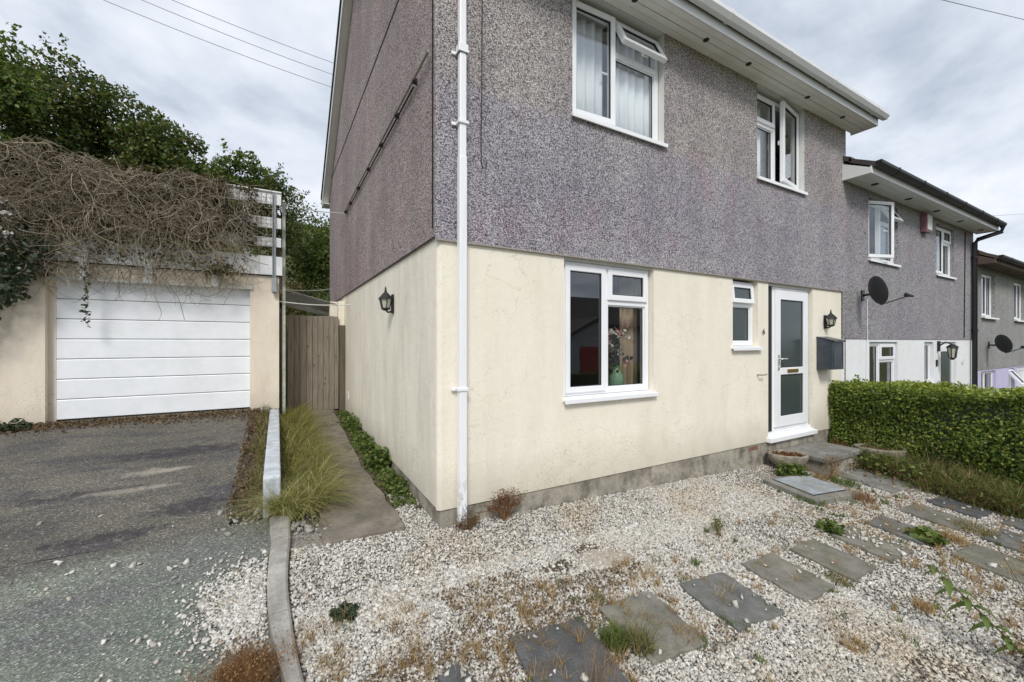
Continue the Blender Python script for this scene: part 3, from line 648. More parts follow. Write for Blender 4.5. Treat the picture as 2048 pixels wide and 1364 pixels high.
# washing-line pipe on the gable
rod = thing('conduit_pipe', (-.03, 2.5, 3.89), 'long thin grey pipe clipped level along the brown gable wall', 'pipe')
b = MB(); b.tube([(-.055, .07, 3.885), (-.055, 2.5, 3.893), (-.055, 4.95, 3.90)], .0115, 10); b.build('pipe', 'rod', rod)
b = MB(); b.tube([(-.038, .55, 3.850), (-.038, 4.9, 3.862)], .008, 8); b.build('pipe', 'lead', rod)
for y in (.5, 1.15, 1.9, 2.7, 3.5, 4.3, 4.85):
    b = MB(); b.box(-.066, -.017, y-.007, y+.007, 3.848, 3.905); b.build('clip', 'lead', rod, .003)

# ------------------------------------------------------------------ NEIGHBOUR HOUSES
def neighbour(name, label, x0, x1, lz, sof, dmat, lmat, gmat, soffmat, ups, lows, y=-.012, ov=.36, roofm='roof', gfascia='fascia', brackets=()):
    N = thing(name, ((x0+x1)/2, 3.9, lz-2.2), label, 'house')
    mb = MB(); facade(mb, x0, x1, lz, sof+.3, y, .14, [u[:4] for u in ups], 0, 0); mb.add([(x1, y, lz), (x1, 7.7, lz), (x1, 7.7, sof+.2), (x1, 3.85, sof+2.6), (x1, y, sof+.2)], [(0, 1, 2, 3, 4)]); mb.build('upper_wall', dmat, N)
    mb = MB(); facade(mb, x0+.002, x1, lz-2.6, lz, y+.014, .14, [l[:4] for l in lows]); mb.add([(x1, y+.014, lz-3), (x1, 7.7, lz-3), (x1, 7.7, lz), (x1, y+.014, lz)], [(0, 1, 2, 3)]); mb.build('lower_wall', lmat, N)
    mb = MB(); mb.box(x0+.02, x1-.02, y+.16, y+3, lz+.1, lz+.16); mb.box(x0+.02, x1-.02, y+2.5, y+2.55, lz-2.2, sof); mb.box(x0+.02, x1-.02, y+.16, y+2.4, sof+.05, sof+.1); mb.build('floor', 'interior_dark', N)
    roofslabs(N, x0+.01, x1+.16, y-ov-.06, 3.85, sof+.05, .60, roofm)
    sw = ov/3
    for i in range(3):
        b = MB(); b.box(x0+.02, x1+.12, y-sw*(i+1)+.002, y-sw*i-.002, sof, sof+.02); b.build('soffit_board', soffmat, N, .002)
    b = MB(); b.box(x0+.012, x1+.13, y-ov-.024, y-ov-.001, sof-.02, sof+.15); b.build('fascia', gfascia, N, .003)
    b = MB(); b.prism([(y-ov, sof-.015), (y-.01, sof-.015), (y-.01, sof+.24), (y-ov, sof+.05)], 0, x1+.122, x1+.14); b.build('fascia', gfascia, N, .003)
    b = MB(); b.prism([(y-ov-.0245, sof-.02), (y-.003, sof-.02), (y-.003, sof+.25), (y-ov-.0245, sof+.06)], 0, x0-.012, x0+.011); b.build('fascia', gfascia, N, .003)
    gutter(N, x0+.02, x1+.2, y-ov-.026, sof+.15, gmat, brackets=brackets)
    for k in range(5):
        xx = x0+.7+k*(x1-x0-1)/4
        v = MB(); v.lathe([(0, -.004), (.05, -.004), (.054, .0), (.054, .01)], 14, Matrix.Translation((xx, y-ov*.5, sof-.006))); v.build('soffit_vent', 'seal', N)
    return N
N1 = neighbour('house', 'middle terrace house with mauve pebbledash above white render and black gutter', 6.89, 13.62, 1.555, 4.15, 'dash2', 'white_render', 'black_plastic', 'fascia',
    [(7.86, 9.12, 2.965, 4.04), (11.12, 12.25, 2.965, 4.04)], [(7.93, 9.15, .2, 1.50), (10.50, 11.02, .62, 1.50), (11.30, 12.45, -.65, 1.50)], brackets=[7.6, 8.7, 9.8, 10.9, 12.0, 13.1])
window(N1, 7.87, 9.11, 2.97, 4.03, .05, mull=[8.5], trans=[(8.53, 9.05, 3.70)], fixed=[(8.53, 9.05, 3.02, 3.67)], sashes=[(7.9, 8.49, 3.0, 4.0, 'L', 20), (8.51, 9.08, 3.715, 4.0, 'T', 30)])
window(N1, 11.13, 12.24, 2.97, 4.03, .05, mull=[11.7], trans=[(11.73, 12.18, 3.70)], fixed=[(11.73, 12.18, 3.02, 3.67)], sashes=[(11.16, 11.69, 3.0, 4.0, 0, 0), (11.71, 12.21, 3.715, 4.0, 0, 0)])
window(N1, 7.94, 9.14, .21, 1.49, .05, mull=[8.45], trans=[(8.48, 9.08, 1.16)], fixed=[(8.48, 9.08, .27, 1.13), (8.0, 8.42, .27, 1.43)], sashes=[(8.46, 9.11, 1.175, 1.46, 0, 0)])
window(N1, 10.51, 11.01, .63, 1.49, .05, fixed=[(10.565, 10.955, .69, 1.43)])
d = MB(); ring(d, 11.31, 12.44, -.6, 1.49, .07, .04, .11); dr = d.build('door', 'upvc', N1, .005)
d = MB(); ring(d, 11.385, 12.36, -.55, 1.42, .13, .02, .09); d.build('door_leaf', 'upvc', dr, .005)
d = MB(); d.box(11.515, 12.23, .04, .05, -.40, 1.29); d.build('pane', 'glass_frost', dr)
d = MB(); d.tube([(11.45, .02, .45), (11.45, -.03, .45), (11.56, -.035, .45)], .012, 8); d.build('handle', 'chrome', dr)
d = MB(); d.box(11.14, 11.22, -.018, .001, .98, 1.12); d.build('doorbell', 'black_plastic', N1, .006)
d = MB(); d.lathe([(0, -.012), (.06, -.012), (.07, 0)], 20, Matrix.Translation((12.85, .002, 1.05)) @ Matrix.Rotation(R(90), 4, 'X') @ Matrix.Scale(-1, 4, (0, 0, 1)), sx=.8, sy=1.4); d.build('number_plaque', 'upvc_old', N1)
# black downpipe with swan neck, cable, white cable
d = MB(); d.tube([(13.72, -.46, 4.22), (13.70, -.45, 4.10), (13.48, -.12, 3.96), (13.44, -.075, 3.88), (13.44, -.075, -1.2)], .048, 10); dpn = d.build('downpipe', 'black_plastic', N1)
for z in (3.5, 1.75, .2):
    d = MB(); d.tube([(13.44, -.075, z), (13.44, -.075, z+.06)], .058, 10); d.build('pipe_clip', 'black_plastic', dpn)
d = MB(); d.tube([(12.98, -.02, 4.1), (12.95, -.02, 3.2), (12.9, -.02, 1.6)], .012, 6); d.build('cable', 'cable', N1)
d = MB(); d.tube([(7.79, -.02, 2.25), (7.79, -.02, 1.5), (7.77, -.004, .6)], .006, 6); d.build('cable', 'upvc', N1)
N2 = neighbour('house', 'farthest terrace house with grey pebbledash above lilac render, cut by frame edge', 13.66, 20.4, .785, 3.40, 'dash3', 'lilac', 'black_plastic', 'roof_brown',
    [(14.42, 15.62, 2.15, 3.28), (17.5, 18.7, 2.15, 3.28)], [(14.45, 15.75, -.5, .74), (17.0, 17.6, -.1, .74), (17.9, 19.0, -1.4, .74)], y=.02, roofm='roof_brown', gfascia='roof_brown', brackets=[14.5, 15.7, 16.9, 18.1])
window(N2, 14.43, 15.61, 2.155, 3.27, .09, mull=[15.05], fixed=[(15.08, 15.55, 2.21, 3.21)], sashes=[(14.46, 15.04, 2.185, 3.24, 0, 0)])
window(N2, 17.51, 18.69, 2.155, 3.27, .09, mull=[18.1], fixed=[(18.13, 18.63, 2.21, 3.21)], sashes=[(17.54, 18.09, 2.185, 3.24, 0, 0)])
window(N2, 14.46, 15.74, -.49, .73, .09, mull=[15.0], fixed=[(15.03, 15.68, -.43, .67), (14.52, 14.97, -.43, .67)])
window(N2, 17.01, 17.59, -.09, .73, .09, sashes=[(17.04, 17.56, .2, .70, 'T', 35)], fixed=[(17.065, 17.535, -.035, .18)])
d = MB(); ring(d, 17.91, 18.99, -1.4, .73, .1, .06, .13); dr2 = d.build('door', 'upvc', N2, .005)
d = MB(); d.box(18.01, 18.89, .08, .12, -1.3, .63); d.build('door_leaf', 'upvc', dr2)
# chimneyless rear trees hide the rest

# ------------------------------------------------------------------ small things fixed to the houses
def lantern(loc, face, label):
    """face: unit vector pointing out of the wall"""
    L = thing('wall_lantern', loc, label, 'wall lamp', 'black coach lanterns on the house walls')
    ang = math.atan2(face[1], face[0])
    T = Matrix.Translation(loc) @ Matrix.Rotation(ang, 4, 'Z')
    q = MB(); q.box(.002, .020, -.035, .035, -.11, .10, T); q.tube([(.012, 0, -.085), (.06, 0, -.10), (.085, 0, -.075)], .011, 8, T); q.build('back_plate', 'black_plastic', L, .004)
    q = MB(); cx = .085
    def hexr(r, z): return [(cx+r*math.cos(R(60*i+30)), r*math.sin(R(60*i+30)), z) for i in range(6)]
    vs = hexr(.088, .045)+hexr(.026, .115)+hexr(.014, .122); fs = [(i, (i+1) % 6, 6+(i+1) % 6, 6+i) for i in range(6)]+[(6+i, 6+(i+1) % 6, 12+(i+1) % 6, 12+i) for i in range(6)]+[tuple(range(5, -1, -1)), (12, 13, 14, 15, 16, 17)]
    q.add(vs, fs, T); q.lathe([(.012, .12), (.016, .135), (.008, .148), (.011, .158), (.003, .185), (0, .186)], 10, T @ Matrix.Translation((cx, 0, 0))); q.build('roof', 'black_plastic', L)
    q = MB(); q.add(hexr(.064, .044)+hexr(.040, -.055), [(i, 6+i, 6+(i+1) % 6, (i+1) % 6) for i in range(6)], T); q.build('glass', 'lamp_glass', L)
    q = MB()
    for i in range(6):
        a = hexr(.067, .045)[i]; b2 = hexr(.043, -.06)[i]; q.tube([a, b2], .0055, 6, T)
    v2 = hexr(.050, -.052)+hexr(.050, -.066)+hexr(.022, -.082); q.add(v2, [(i, 6+i, 6+(i+1) % 6, (i+1) % 6) for i in range(6)]+[(6+i, 12+i, 12+(i+1) % 6, 6+(i+1) % 6) for i in range(6)]+[(0, 1, 2, 3, 4, 5), tuple(range(17, 11, -1))], T)
    q.build('cage', 'black_plastic', L)
    return L
lantern((-.001, 1.46, 1.93), (-1, 0), 'black hexagonal lantern on the weathered cream side wall')
lantern((6.33, -.001, 1.82), (0, -1), 'black hexagonal lantern on cream wall above the slate grey mailbox')
# neighbour's lantern hangs by the white house door
L3 = thing('wall_lantern', (11.27, 0, 1.3), 'black hanging lantern beside the door of the white rendered house', 'wall lamp')
q = MB(); q.box(11.22, 11.32, -.03, -.001, 1.30, 1.52); q.tube([(11.27, -.03, 1.42), (11.27, -.12, 1.50), (11.27, -.22, 1.455)], .014, 8); q.build('bracket', 'black_plastic', L3, .004)
q = MB(); q.lathe([(.10, 1.40), (.095, 1.425), (.03, 1.475), (0, 1.48)], 6, Matrix.Translation((11.27, -.22, -.02)), smooth=False); q.build('roof', 'black_plastic', L3)
q = MB(); q.lathe([(.052, 1.17), (.03, 1.13), (.0, 1.12)], 6, Matrix.Translation((11.27, -.22, 0)), smooth=False); q.build('base', 'black_plastic', L3)
q = MB(); q.lathe([(.078, 1.385), (.05, 1.17)], 6, Matrix.Translation((11.27, -.22, 0)), smooth=False); q.build('glass', 'lamp_glass', L3)
for k in range(6):
    a = R(60*k); q = MB(); q.tube([(11.27+.08*math.cos(a), -.22+.08*math.sin(a), 1.385), (11.27+.053*math.cos(a), -.22+.053*math.sin(a), 1.165)], .009, 5); q.build('cage_bar', 'black_plastic', L3)

mbx = thing('mailbox', (6.3, -.1, 1.1), 'slate grey steel mailbox with sloping lid on the cream wall', 'mailbox')
q = MB(); x0, x1, yb, yf2 = 6.075, 6.43, -.006, -.215
q.prism([(yb, 1.085), (yf2, 1.085), (yf2, 1.515), (yb, 1.575)], 0, x0, x1); q.build('body', 'slate_box', mbx, .006)
q = MB(); q.prism([(yb+.002, 1.585), (yf2-.025, 1.522), (yf2-.025, 1.508), (yf2-.025, 1.50), (yf2-.022, 1.50), (yf2-.02, 1.516), (yb+.002, 1.577)], 0, x0-.008, x1+.012); q.build('lid', 'slate_box', mbx, .002)
q = MB(); ring(q, x0+.03, x1-.03, 1.12, 1.47, .012, yf2-.006, yf2+.002); q.build('door_rim', 'slate_box', mbx, .002)

def dish(name, label, wall, tilt, group, s=1.0):
    D = thing(name, wall, label, 'satellite dish', group)
    wx, wy, wz = wall
    q = MB(); q.box(wx-.05, wx+.05, wy-.02, wy-.001, wz-.09, wz+.09); q.tube([(wx, wy-.02, wz), (wx-.10*s, wy-.16*s, wz+.0), (wx-.29*s, wy-.27*s, wz+.03*s)], .02, 8); q.build('wall_bracket', 'dish', D, .003)
    c = Vector((wx-.27*s, wy-.30*s, wz+.04*s)); nrm = Vector((.76, -.62, .24)).normalized()
    T = Matrix.Translation(c) @ nrm.to_track_quat('Z', 'Y').to_matrix().to_4x4()
    q = MB(); pf = [(0, -.055), (.09, -.050), (.17, -.033), (.235, -.008), (.26, .005), (.262, .012), (.235, -.001), (.17, -.026), (.09, -.043), (0, -.048)]
    q.lathe([(r*s*.9, z*s) for r, z in pf], 32, T, sx=.92, sy=1.0); q.build('reflector', 'dish', D)
    low = T @ Vector((0, -.24*s, -.01)); tip = T @ Vector((0, -.20*s, .42*s))
    q = MB(); q.tube([low, tip], .011, 8); q.build('feed_arm', 'dish', D)
    q = MB(); dv2 = (c-tip).normalized(); q.tube([tip-dv2*.05, tip+dv2*.0, tip+dv2*.03, tip+dv2*.06], [.018, .022, .034, .036], 12); q.build('feed_horn', 'dish', D)
    return D
dish('satellite_dish', 'dark satellite dish on mauve wall above the white rendered house front', (7.60, -.014, 2.30), 0, 'satellite dishes')
dish('satellite_dish', 'dark satellite dish on grey wall of the lilac fronted house', (15.0, .018, 1.42), 0, 'satellite dishes', 1.0)
al = thing('alarm_box', (10.4, -.1, 3.75), 'faded pink and white alarm box under the black gutter eaves', 'alarm box')
q = MB(); q.prism([(-.014, 3.74), (-.10, 3.72), (-.115, 3.76), (-.115, 4.08), (-.014, 4.10)], 0, 10.22, 10.50); q.build('case', 'pink_alarm', al, .01)
q = MB(); q.box(10.235, 10.485, -.124, -.116, 3.77, 4.07); q.build('front_cover', 'upvc_old', al, .004)

# curtains and vase behind the glass
def curtain(x0, x1, y, z0, z1, mat, label, amp=.03, wl=.09, ph=0.):
    n = int((x1-x0)/.012)+2; xs = np.linspace(x0, x1, n); ys = y+amp*np.sin(xs/wl*6.283+ph)+amp*.4*np.sin(xs/wl*2.9)
    vs = []
    for x, yy in zip(xs, ys): vs += [(x, yy, z0), (x, yy, z1)]
    o = MB().add(vs, [(2*i, 2*i+2, 2*i+3, 2*i+1) for i in range(n-1)], smooth=True).build('curtain', mat)
    s = o.modifiers.new('thickness', 'SOLIDIFY'); s.thickness = .003
    return tag(o, label, 'curtain')
curtain(2.30, 2.62, .34, .75, 2.28, 'curtain', 'tan curtain gathered inside the ground floor window beside the green vase')
curtain(1.99, 2.62, .17, 3.5, 4.86, 'net', 'pale net curtain in the right light of the large upper window', .02, .12)
curtain(1.38, 1.90, .17, 3.5, 4.86, 'net', 'pale net curtain behind the open casement of the large upper window', .02, .12)
curtain(4.50, 4.86, .17, 3.5, 4.86, 'net', 'pale curtain behind the left light of the upper window over the door', .02, .12)
curtain(7.9, 8.45, .19, 2.8, 4.0, 'net', 'white curtain in upper window of the middle house nearest the dish', .02, .12)
curtain(11.15, 11.75, .19, 2.8, 4.0, 'net', 'white curtain in upper window of the middle house near black downpipe', .02, .12)
b = MB(); b.box(1.28, 2.50, .135, .33, .925, .955); b.build('window_board', 'upvc', H, .004)
va = thing('flower_vase', (2.17, .235, .956), 'green glazed vase of pink and white flowers behind the window', 'vase')
q = MB(); q.lathe([(0, 0), (.055, 0), (.075, .03), (.085, .10), (.08, .17), (.055, .215), (.036, .235), (.036, .26), (.044, .275)], 24, Matrix.Translation((2.17, .235, .957))); q.build('vase', 'vase', va)
for nm, mt, cnt, sz, zc in (('pink_bloom', 'pink', 110, .035, 1.50), ('white_bloom', 'petal', 120, .034, 1.45), ('dried_sprig', 'deadstem', 150, .03, 1.42), ('foliage', 'leaf_ivy', 110, .05, 1.36)):
    cen = rng.normal(0, 1, (9, 3))*np.array([.09, .045, .11])+np.array([2.14, .235, zc])
    P = cen[rng.integers(0, 9, cnt)]+rng.normal(0, .022, (cnt, 3)); V, F = leaves(P, sz, aspect=1.2); npmesh(nm, V, F, mt, va)
q = MB()
for i in range(12):
    a = random.uniform(0, 6.28); q.tube([(2.17, .235, 1.22), (2.17+.04*math.cos(a), .235+.03*math.sin(a), 1.35), (2.15+.11*math.cos(a), .235+.06*math.sin(a), 1.48+random.uniform(-.06, .08))], .003, 5)
q.build('stem', 'deadstem', va)

# ------------------------------------------------------------------ GARAGE with roof terrace fence
GY = 4.5
G_ = thing('garage', (-3.1, 7, .4), 'flat roofed cream pink garage with white sectional door left of the gate', 'garage')
mb = MB(); facade(mb, -5.6, -1.105, .15, 2.56, GY, .24, [(-3.77, -1.505, .15, 2.36)])
mb.add([(-1.105, GY, -.2), (-1.105, 10, -.2), (-1.105, 10, 2.56), (-1.105, GY, 2.56)], [(0, 1, 2, 3)]); mb.add([(-5.6, GY, 2.56), (-1.105, GY, 2.56), (-1.105, 10, 2.56), (-5.6, 10, 2.56)], [(0, 1, 2, 3)])
mb.add([(-5.6, GY, -.2), (-5.6, 10, -.2), (-5.6, 10, 2.56), (-5.6, GY, 2.56)], [(3, 2, 1, 0)]); mb.build('wall', 'cream_pink', G_)
b = MB(); b.box(-3.80, -1.47, GY-.03, GY-.002, 2.33, 2.372); b.build('lintel_trim', 'upvc_old', G_, .003)
b = MB(); b.box(-3.77, -3.70, GY+.10, GY+.2, .40, 2.36); b.build('door_jamb', 'cream_pink', G_)
zs0, zs1 = .455, 2.355; nP = 7; ph = (zs1-zs0)/nP
gd = MB().box(-3.70, -1.505, GY+.135, GY+.15, zs0-.02, zs1).build('door', 'lead', G_)
for i in range(nP):
    za_, zb_ = zs0+ph*i, zs0+ph*(i+1); q = MB()
    q.prism([(GY+.134, za_+.004), (GY+.103, za_+.004), (GY+.100, za_+.012), (GY+.100, zb_-.016), (GY+.107, zb_-.004), (GY+.134, zb_-.004)], 0, -3.698, -1.508)
    q.build('panel', 'garage_door', gd, .002)
b = MB(); b.box(-5.6, -1.06, GY-.05, GY-.028, 2.575, 2.875); b.build('fascia_board', 'paint_white', G_, .003)
b = MB(); b.box(-5.62, -1.062, GY-.027, GY+.06, 2.562, 2.60); b.build('roof_felt', 'lead', G_)
b = MB(); b.box(-5.6, -1.10, GY+.061, 10, 2.562, 2.60); b.build('roof_deck', 'slab_grey', G_)
fence = thing('terrace_fence', (-3.3, GY, 2.6), 'white painted timber rail fence on the garage roof smothered in dead vine', 'fence')
for z0, z1 in ((3.71, 3.90), (3.33, 3.50), (3.03, 3.18)):
    b = MB(); b.box(-5.6, -1.075, GY-.042, GY-.018, z0, z1); b.build('rail', 'paint_white', fence, .003)
b = MB(); b.box(-5.6, -1.07, GY-.065, GY+.03, 3.903, 3.925); b.build('top_rail', 'paint_white', fence, .003)
for x in (-5.2, -4.3, -3.38, -2.46, -1.55):
    b = MB(); b.box(x-.045, x+.045, GY-.015, GY+.06, 2.605, 3.90); b.build('post', 'paint_white', fence, .003)
for x in (-3.38, -2.72, -1.95):
    b = MB(); b.box(x-.045, x+.045, GY-.075, GY-.052, 2.34, 2.80); b.build('bracket', 'paint_white', fence, .004)
b = MB()
for k in range(14): b.tube([(-2.0+k*.065, GY-.046, 2.9), (-2.0+k*.065, GY-.046, 3.88)], .0015, 4)
for k in range(15): b.tube([(-2.0, GY-.047, 2.9+k*.07), (-1.15, GY-.047, 2.9+k*.07)], .0015, 4)
b.build('wire_mesh', 'cable', fence)
b = MB(); b.box(-1.20, -1.15, GY-.06, GY-.053, 2.28, 3.88); b.box(-1.20, -1.192, GY-.10, GY-.06, 2.28, 3.88); b.box(-1.21, -1.14, GY-.11, GY-.053, 2.30, 2.52); 
b.build('angle_iron', 'grey_metal', fence, .002)
pole = thing('clothes_post', (-1.03, 4.62, .3), 'tall greenish square post against the garage corner carrying the washing lines', 'post')
b = MB(); b.box(-1.060, -1.012, 4.60, 4.648, .1, 3.80); b.build('post', 'pole_green', pole, .004)
for nm, p0, p1, r, lb in (('washing_line', (-1.012, 4.62, 3.785), (-.03, 5.05, 3.905), .008, 'highest pale washing line from the tall post to the gable pipe'),
                      ('washing_line', (-1.012, 4.62, 2.37), (.0, 7.4, 2.76), .007, 'middle pale washing line running back from the post along the house'),
                      ('washing_line', (-1.10, 4.56, 2.165), (.0, 4.64, 2.165), .009, 'lowest pale rod spanning between garage and house above the gate')):
    m_ = [tuple(p0[i]+(p1[i]-p0[i])*t-(.03*math.sin(math.pi*t) if i == 2 else 0) for i in range(3)) for t in np.linspace(0, 1, 9)]
    tag(MB().tube(m_, r, 6).build(nm, 'rope'), lb, 'washing line', 'washing lines over the side passage')
# corrugated plastic roof piece behind the gate
n = 40; vs = []
for i in range(n+1):
    t = i/n; yy = 5.42+1.5*t; dz = .018*math.sin(t*60)-.16*t
    vs += [(-1.05, yy, 2.46+dz), (-.03, yy, 2.20+dz)]
o = MB().add(vs, [(2*i, 2*i+2, 2*i+3, 2*i+1) for i in range(n)], smooth=True).build('corrugated_sheet', 'poly')
o.modifiers.new('t', 'SOLIDIFY').thickness = .006; tag(o, 'dirty pale corrugated plastic sheet roofing the passage behind the gate', 'roof sheet')

# gate
ga = thing('wooden_gate', (-.55, 5.25, .2), 'weathered brown vertical board gate closing the side passage', 'gate')
xs = [-.975, -.865, -.775, -.67, -.565, -.475, -.385, -.285, -.195, -.12]
for i in range(9):
    b = MB(); dy = random.uniform(-.004, .004); top = 1.985+random.uniform(-.006, .006)
    b.box(xs[i]+.003, xs[i+1]-.003, 5.22+dy, 5.242+dy, .235, top); b.build('plank', 'gate', ga, .004)
for z in (.5, 1.65):
    b = MB(); b.box(-.97, -.125, 5.25, 5.285, z, z+.1); b.build('ledge', 'gate', ga)
for x0, x1, z in ((-1.085, -.985, 2.0), (-.105, -.006, 1.82)):
    b = MB(); b.box(x0, x1, 5.20, 5.30, .1, z); b.build('post', 'post', ga, .005)

# white-painted kerb wall
kw = MB(); kw.prism([(.76, -.03), (4.48, .1), (4.48, .425), (.80, .388), (.76, .375)], 0, -1.232, -1.105)
tag(kw.build('kerb_wall', 'kerb_paint', None, .012), 'low pale painted concrete kerb wall between driveway and grass strip', 'kerb wall')
b = MB(); b.box(-1.36, -1.236, 4.30, 4.495, .30, .47); tag(b.build('concrete_pad', 'kerb', None, .01), 'small grey concrete pad at the foot of the garage pillar', 'concrete pad')

# kerb edging stones
kr = thing('kerb_edging', (-1.11, -.3, 0), 'curved concrete edging kerb dividing white gravel from the pavement', 'kerb')
KR = [(.70, -1.030, -1.185), (.40, -1.042, -1.178), (.23, -1.047, -1.165), (-.02, -1.062, -1.178), (-.28, -1.074, -1.184), (-.47, -1.072, -1.178), (-.65, -1.064, -1.165), (-.88, -1.050, -1.135), (-1.09, -1.028, -1.095), (-1.35, -.985, -1.05), (-1.8, -.87, -.94), (-2.4, -.68, -.76)]
def kseg(y_hi, y_lo):
    ys = np.linspace(y_hi, y_lo, 9); yy = [k[0] for k in KR][::-1]
    xr = np.interp(ys, yy, [k[1] for k in KR][::-1]); xl = np.interp(ys, yy, [k[2] for k in KR][::-1]); vs = []
    for y, a, c in zip(ys, xl, xr):
        z = float(g(-1.1, y))+.03
        vs += [(a, y, z-.16), (a, y, z-.012), (a+.012, y, z), (c-.012, y, z), (c, y, z-.012), (c, y, z-.16)]
    n = len(ys); fs = [(6*i+k, 6*i+k+1, 6*i+k+7, 6*i+k+6) for i in range(n-1) for k in range(5)]+[(5, 4, 3, 2, 1, 0), tuple(6*n-6+k for k in range(6))]
    MB().add(vs, fs).build('kerb_stone', 'kerb', kr)
kseg(.64, .24); kseg(.232, -.60); kseg(-.608, -1.45); kseg(-1.458, -2.4)

# ------------------------------------------------------------------ slabs, cover, step, planters
def slab(cx, cy, sx, sy, rot, mat, label, h=.014, th=.045, tilt=(0, 0)):
    z = float(g(cx, cy))+h
    mb = MB(); pts = []
    for i in range(24):
        s = i/6; k = int(s); t = s-k
        p = [(-.5+t, -.5), (.5, -.5+t), (.5-t, .5), (-.5, .5-t)][k]
        pts.append((p[0]*sx+random.uniform(-.011, .011), p[1]*sy+random.uniform(-.011, .011)))
    c, s_ = math.cos(R(rot)), math.sin(R(rot)); vs = []
    for zz_ in (-th, -.006, 0):
        for x, y in pts:
            k = .985 if zz_ == 0 else 1
            X_, Y_ = (x*c-y*s_)*k, (x*s_+y*c)*k; vs.append((cx+X_, cy+Y_, z+zz_-.036*X_+.085*Y_+tilt[0]*X_+tilt[1]*Y_))
    fs = [(24*l+i, 24*l+(i+1) % 24, 24*(l+1)+(i+1) % 24, 24*(l+1)+i) for l in (0, 1) for i in range(24)]+[tuple(range(48, 72))]
    return tag(MB().add(vs, fs).build('paving_slab', mat), label, 'paving slab', 'stepping slabs in the gravel')
SLABS = [(.165, -1.52, .45, .47, -6, 'slab_dark', 'near black slab with loose stones on it, closest to the camera'),
 (.775, -1.51, .42, .45, -3, 'slab_grey', 'grey green slab with grass growing over it beside the near black slab'),
 (1.445, -1.56, .43, .43, -4, 'slab_blue', 'blue grey slab with white pebbles and yellow lichen, third in the row'),
 (2.11, -1.58, .40, .44, -1, 'slab_grey', 'clean grey slab, fourth from the camera in the long row'),
 (2.73, -1.60, .40, .44, 0, 'slab_grey', 'grey slab with a weedy lower corner, fifth in the long row'),
 (3.385, -1.62, .42, .43, -2, 'slab_grey', 'slab half scattered with white gravel, sixth in the long row'),
 (4.03, -1.62, .39, .41, 0, 'slab_blue', 'slab with leafy green weed on its edge, seventh in the long row'),
 (4.82, -1.65, .44, .44, -2, 'slab_grey', 'slab second from the hedge in the long row'),
 (5.47, -1.67, .40, .40, -3, 'slab_dark', 'dark slab at the hedge end of the long row'),
 (5.56, -.90, .68, .60, -3, 'step', 'large worn slab in front of the doorstep'),
 (4.08, -2.23, .52, .43, -2, 'slab_grey', 'slab at right frame edge, nearest of the short second row'),
 (4.85, -2.19, .52, .30, -3, 'slab_blue', 'slab at right frame edge, middle of the short second row'),
 (5.50, -2.12, .34, .24, 0, 'slab_blue', 'small slab at right frame edge, farthest of the short second row'),
 (-.40, -1.38, .12, .13, 20, 'slab_dark', 'small dark slab fragment in the gravel at the bottom edge')]
for s in SLABS: slab(*s)
mc = thing('manhole_cover', (4.24, -.74, -.2), 'pale metal inspection cover in a stone frame near the doorstep', 'manhole cover')
def tz(x, y, h): return float(g(x, y))+h
def patch(mb, cx, cy, sx, sy, h0, h1, rot=-6):
    c, s_ = math.cos(R(rot)), math.sin(R(rot)); vs = []
    for h in (h0, h1):
        for a, b2 in ((-.5, -.5), (.5, -.5), (.5, .5), (-.5, .5)):
            x = cx+a*sx*c-b2*sy*s_; y = cy+a*sx*s_+b2*sy*c; vs.append((x, y, tz(x, y, h)))
    mb.add(vs, [(3, 2, 1, 0), (4, 5, 6, 7), (0, 1, 5, 4), (1, 2, 6, 5), (2, 3, 7, 6), (3, 0, 4, 7)])
q = MB(); patch(q, 4.25, -.75, .78, .60, -.05, .045); q.build('frame', 'step', mc, .008)
q = MB(); patch(q, 4.27, -.73, .60, .45, .03, .052); q.build('rim', 'seal', mc)
q = MB(); patch(q, 4.27, -.73, .585, .435, .03, .060); q.build('cover', 'cover', mc, .003)
st = thing('doorstep', (5.5, -.3, -.25), 'low grey concrete doorstep below the white front door', 'step')
q = MB(); q.box(5.02, 6.03, -.60, -.02, -.07, -.005); q.build('tread', 'step', st, .012)
q = MB(); q.box(5.06, 5.99, -.56, -.02, -.5, -.071); q.build('riser', 'plinth', st, .01)
def bowl(loc, r, label, fill, sx, sy, rot):
    B = thing('planter_bowl', loc, label, 'planter', 'stone planter bowls by the doorstep')
    T = Matrix.Translation(loc) @ Matrix.Rotation(R(rot), 4, 'Z')
    q = MB(); q.lathe([(0, 0), (r*.55, 0), (r*.80, .05), (r*.97, .12), (r, .155), (r*1.03, .175), (r*1.02, .19), (r*.90, .19), (r*.86, .165), (r*.8, .145)], 28, T, sx=sx, sy=sy)
    for i, v in enumerate(q.v): q.v[i] = (v[0]+.008*math.sin(v[2]*70+v[0]*40), v[1]+.008*math.sin(v[0]*55+v[2]*33), v[2]+.005*math.sin(v[0]*47+v[1]*31))
    q.build('bowl', 'stone_bowl', B)
    q = MB(); q.lathe([(0, .150), (r*.82, .146)], 28, T, sx=sx, sy=sy); q.build('soil', 'soil', B)
    nn = 260; a = rng.uniform(0, 6.28, nn); rr = np.sqrt(rng.uniform(0, 1, nn))*r*.78
    P = np.stack([rr*np.cos(a)*sx, rr*np.sin(a)*sy, .165+rng.uniform(-.01, .02, nn), np.ones(nn)], 1) @ np.array(T).T
    V, F = leaves(P[:, :3], .035); npmesh('dead_planting', V, F, fill, B)
bowl((4.80, -.235, -.175), .21, 'round stone planter bowl with dead brown plants left of the doorstep', 'red_weed', 1.15, .9, -30)
bowl((6.40, -.66, -.20), .24, 'stone planter bowl sunk in weeds between doorstep and hedge', 'leaf_brown', 1.2, .85, -55)

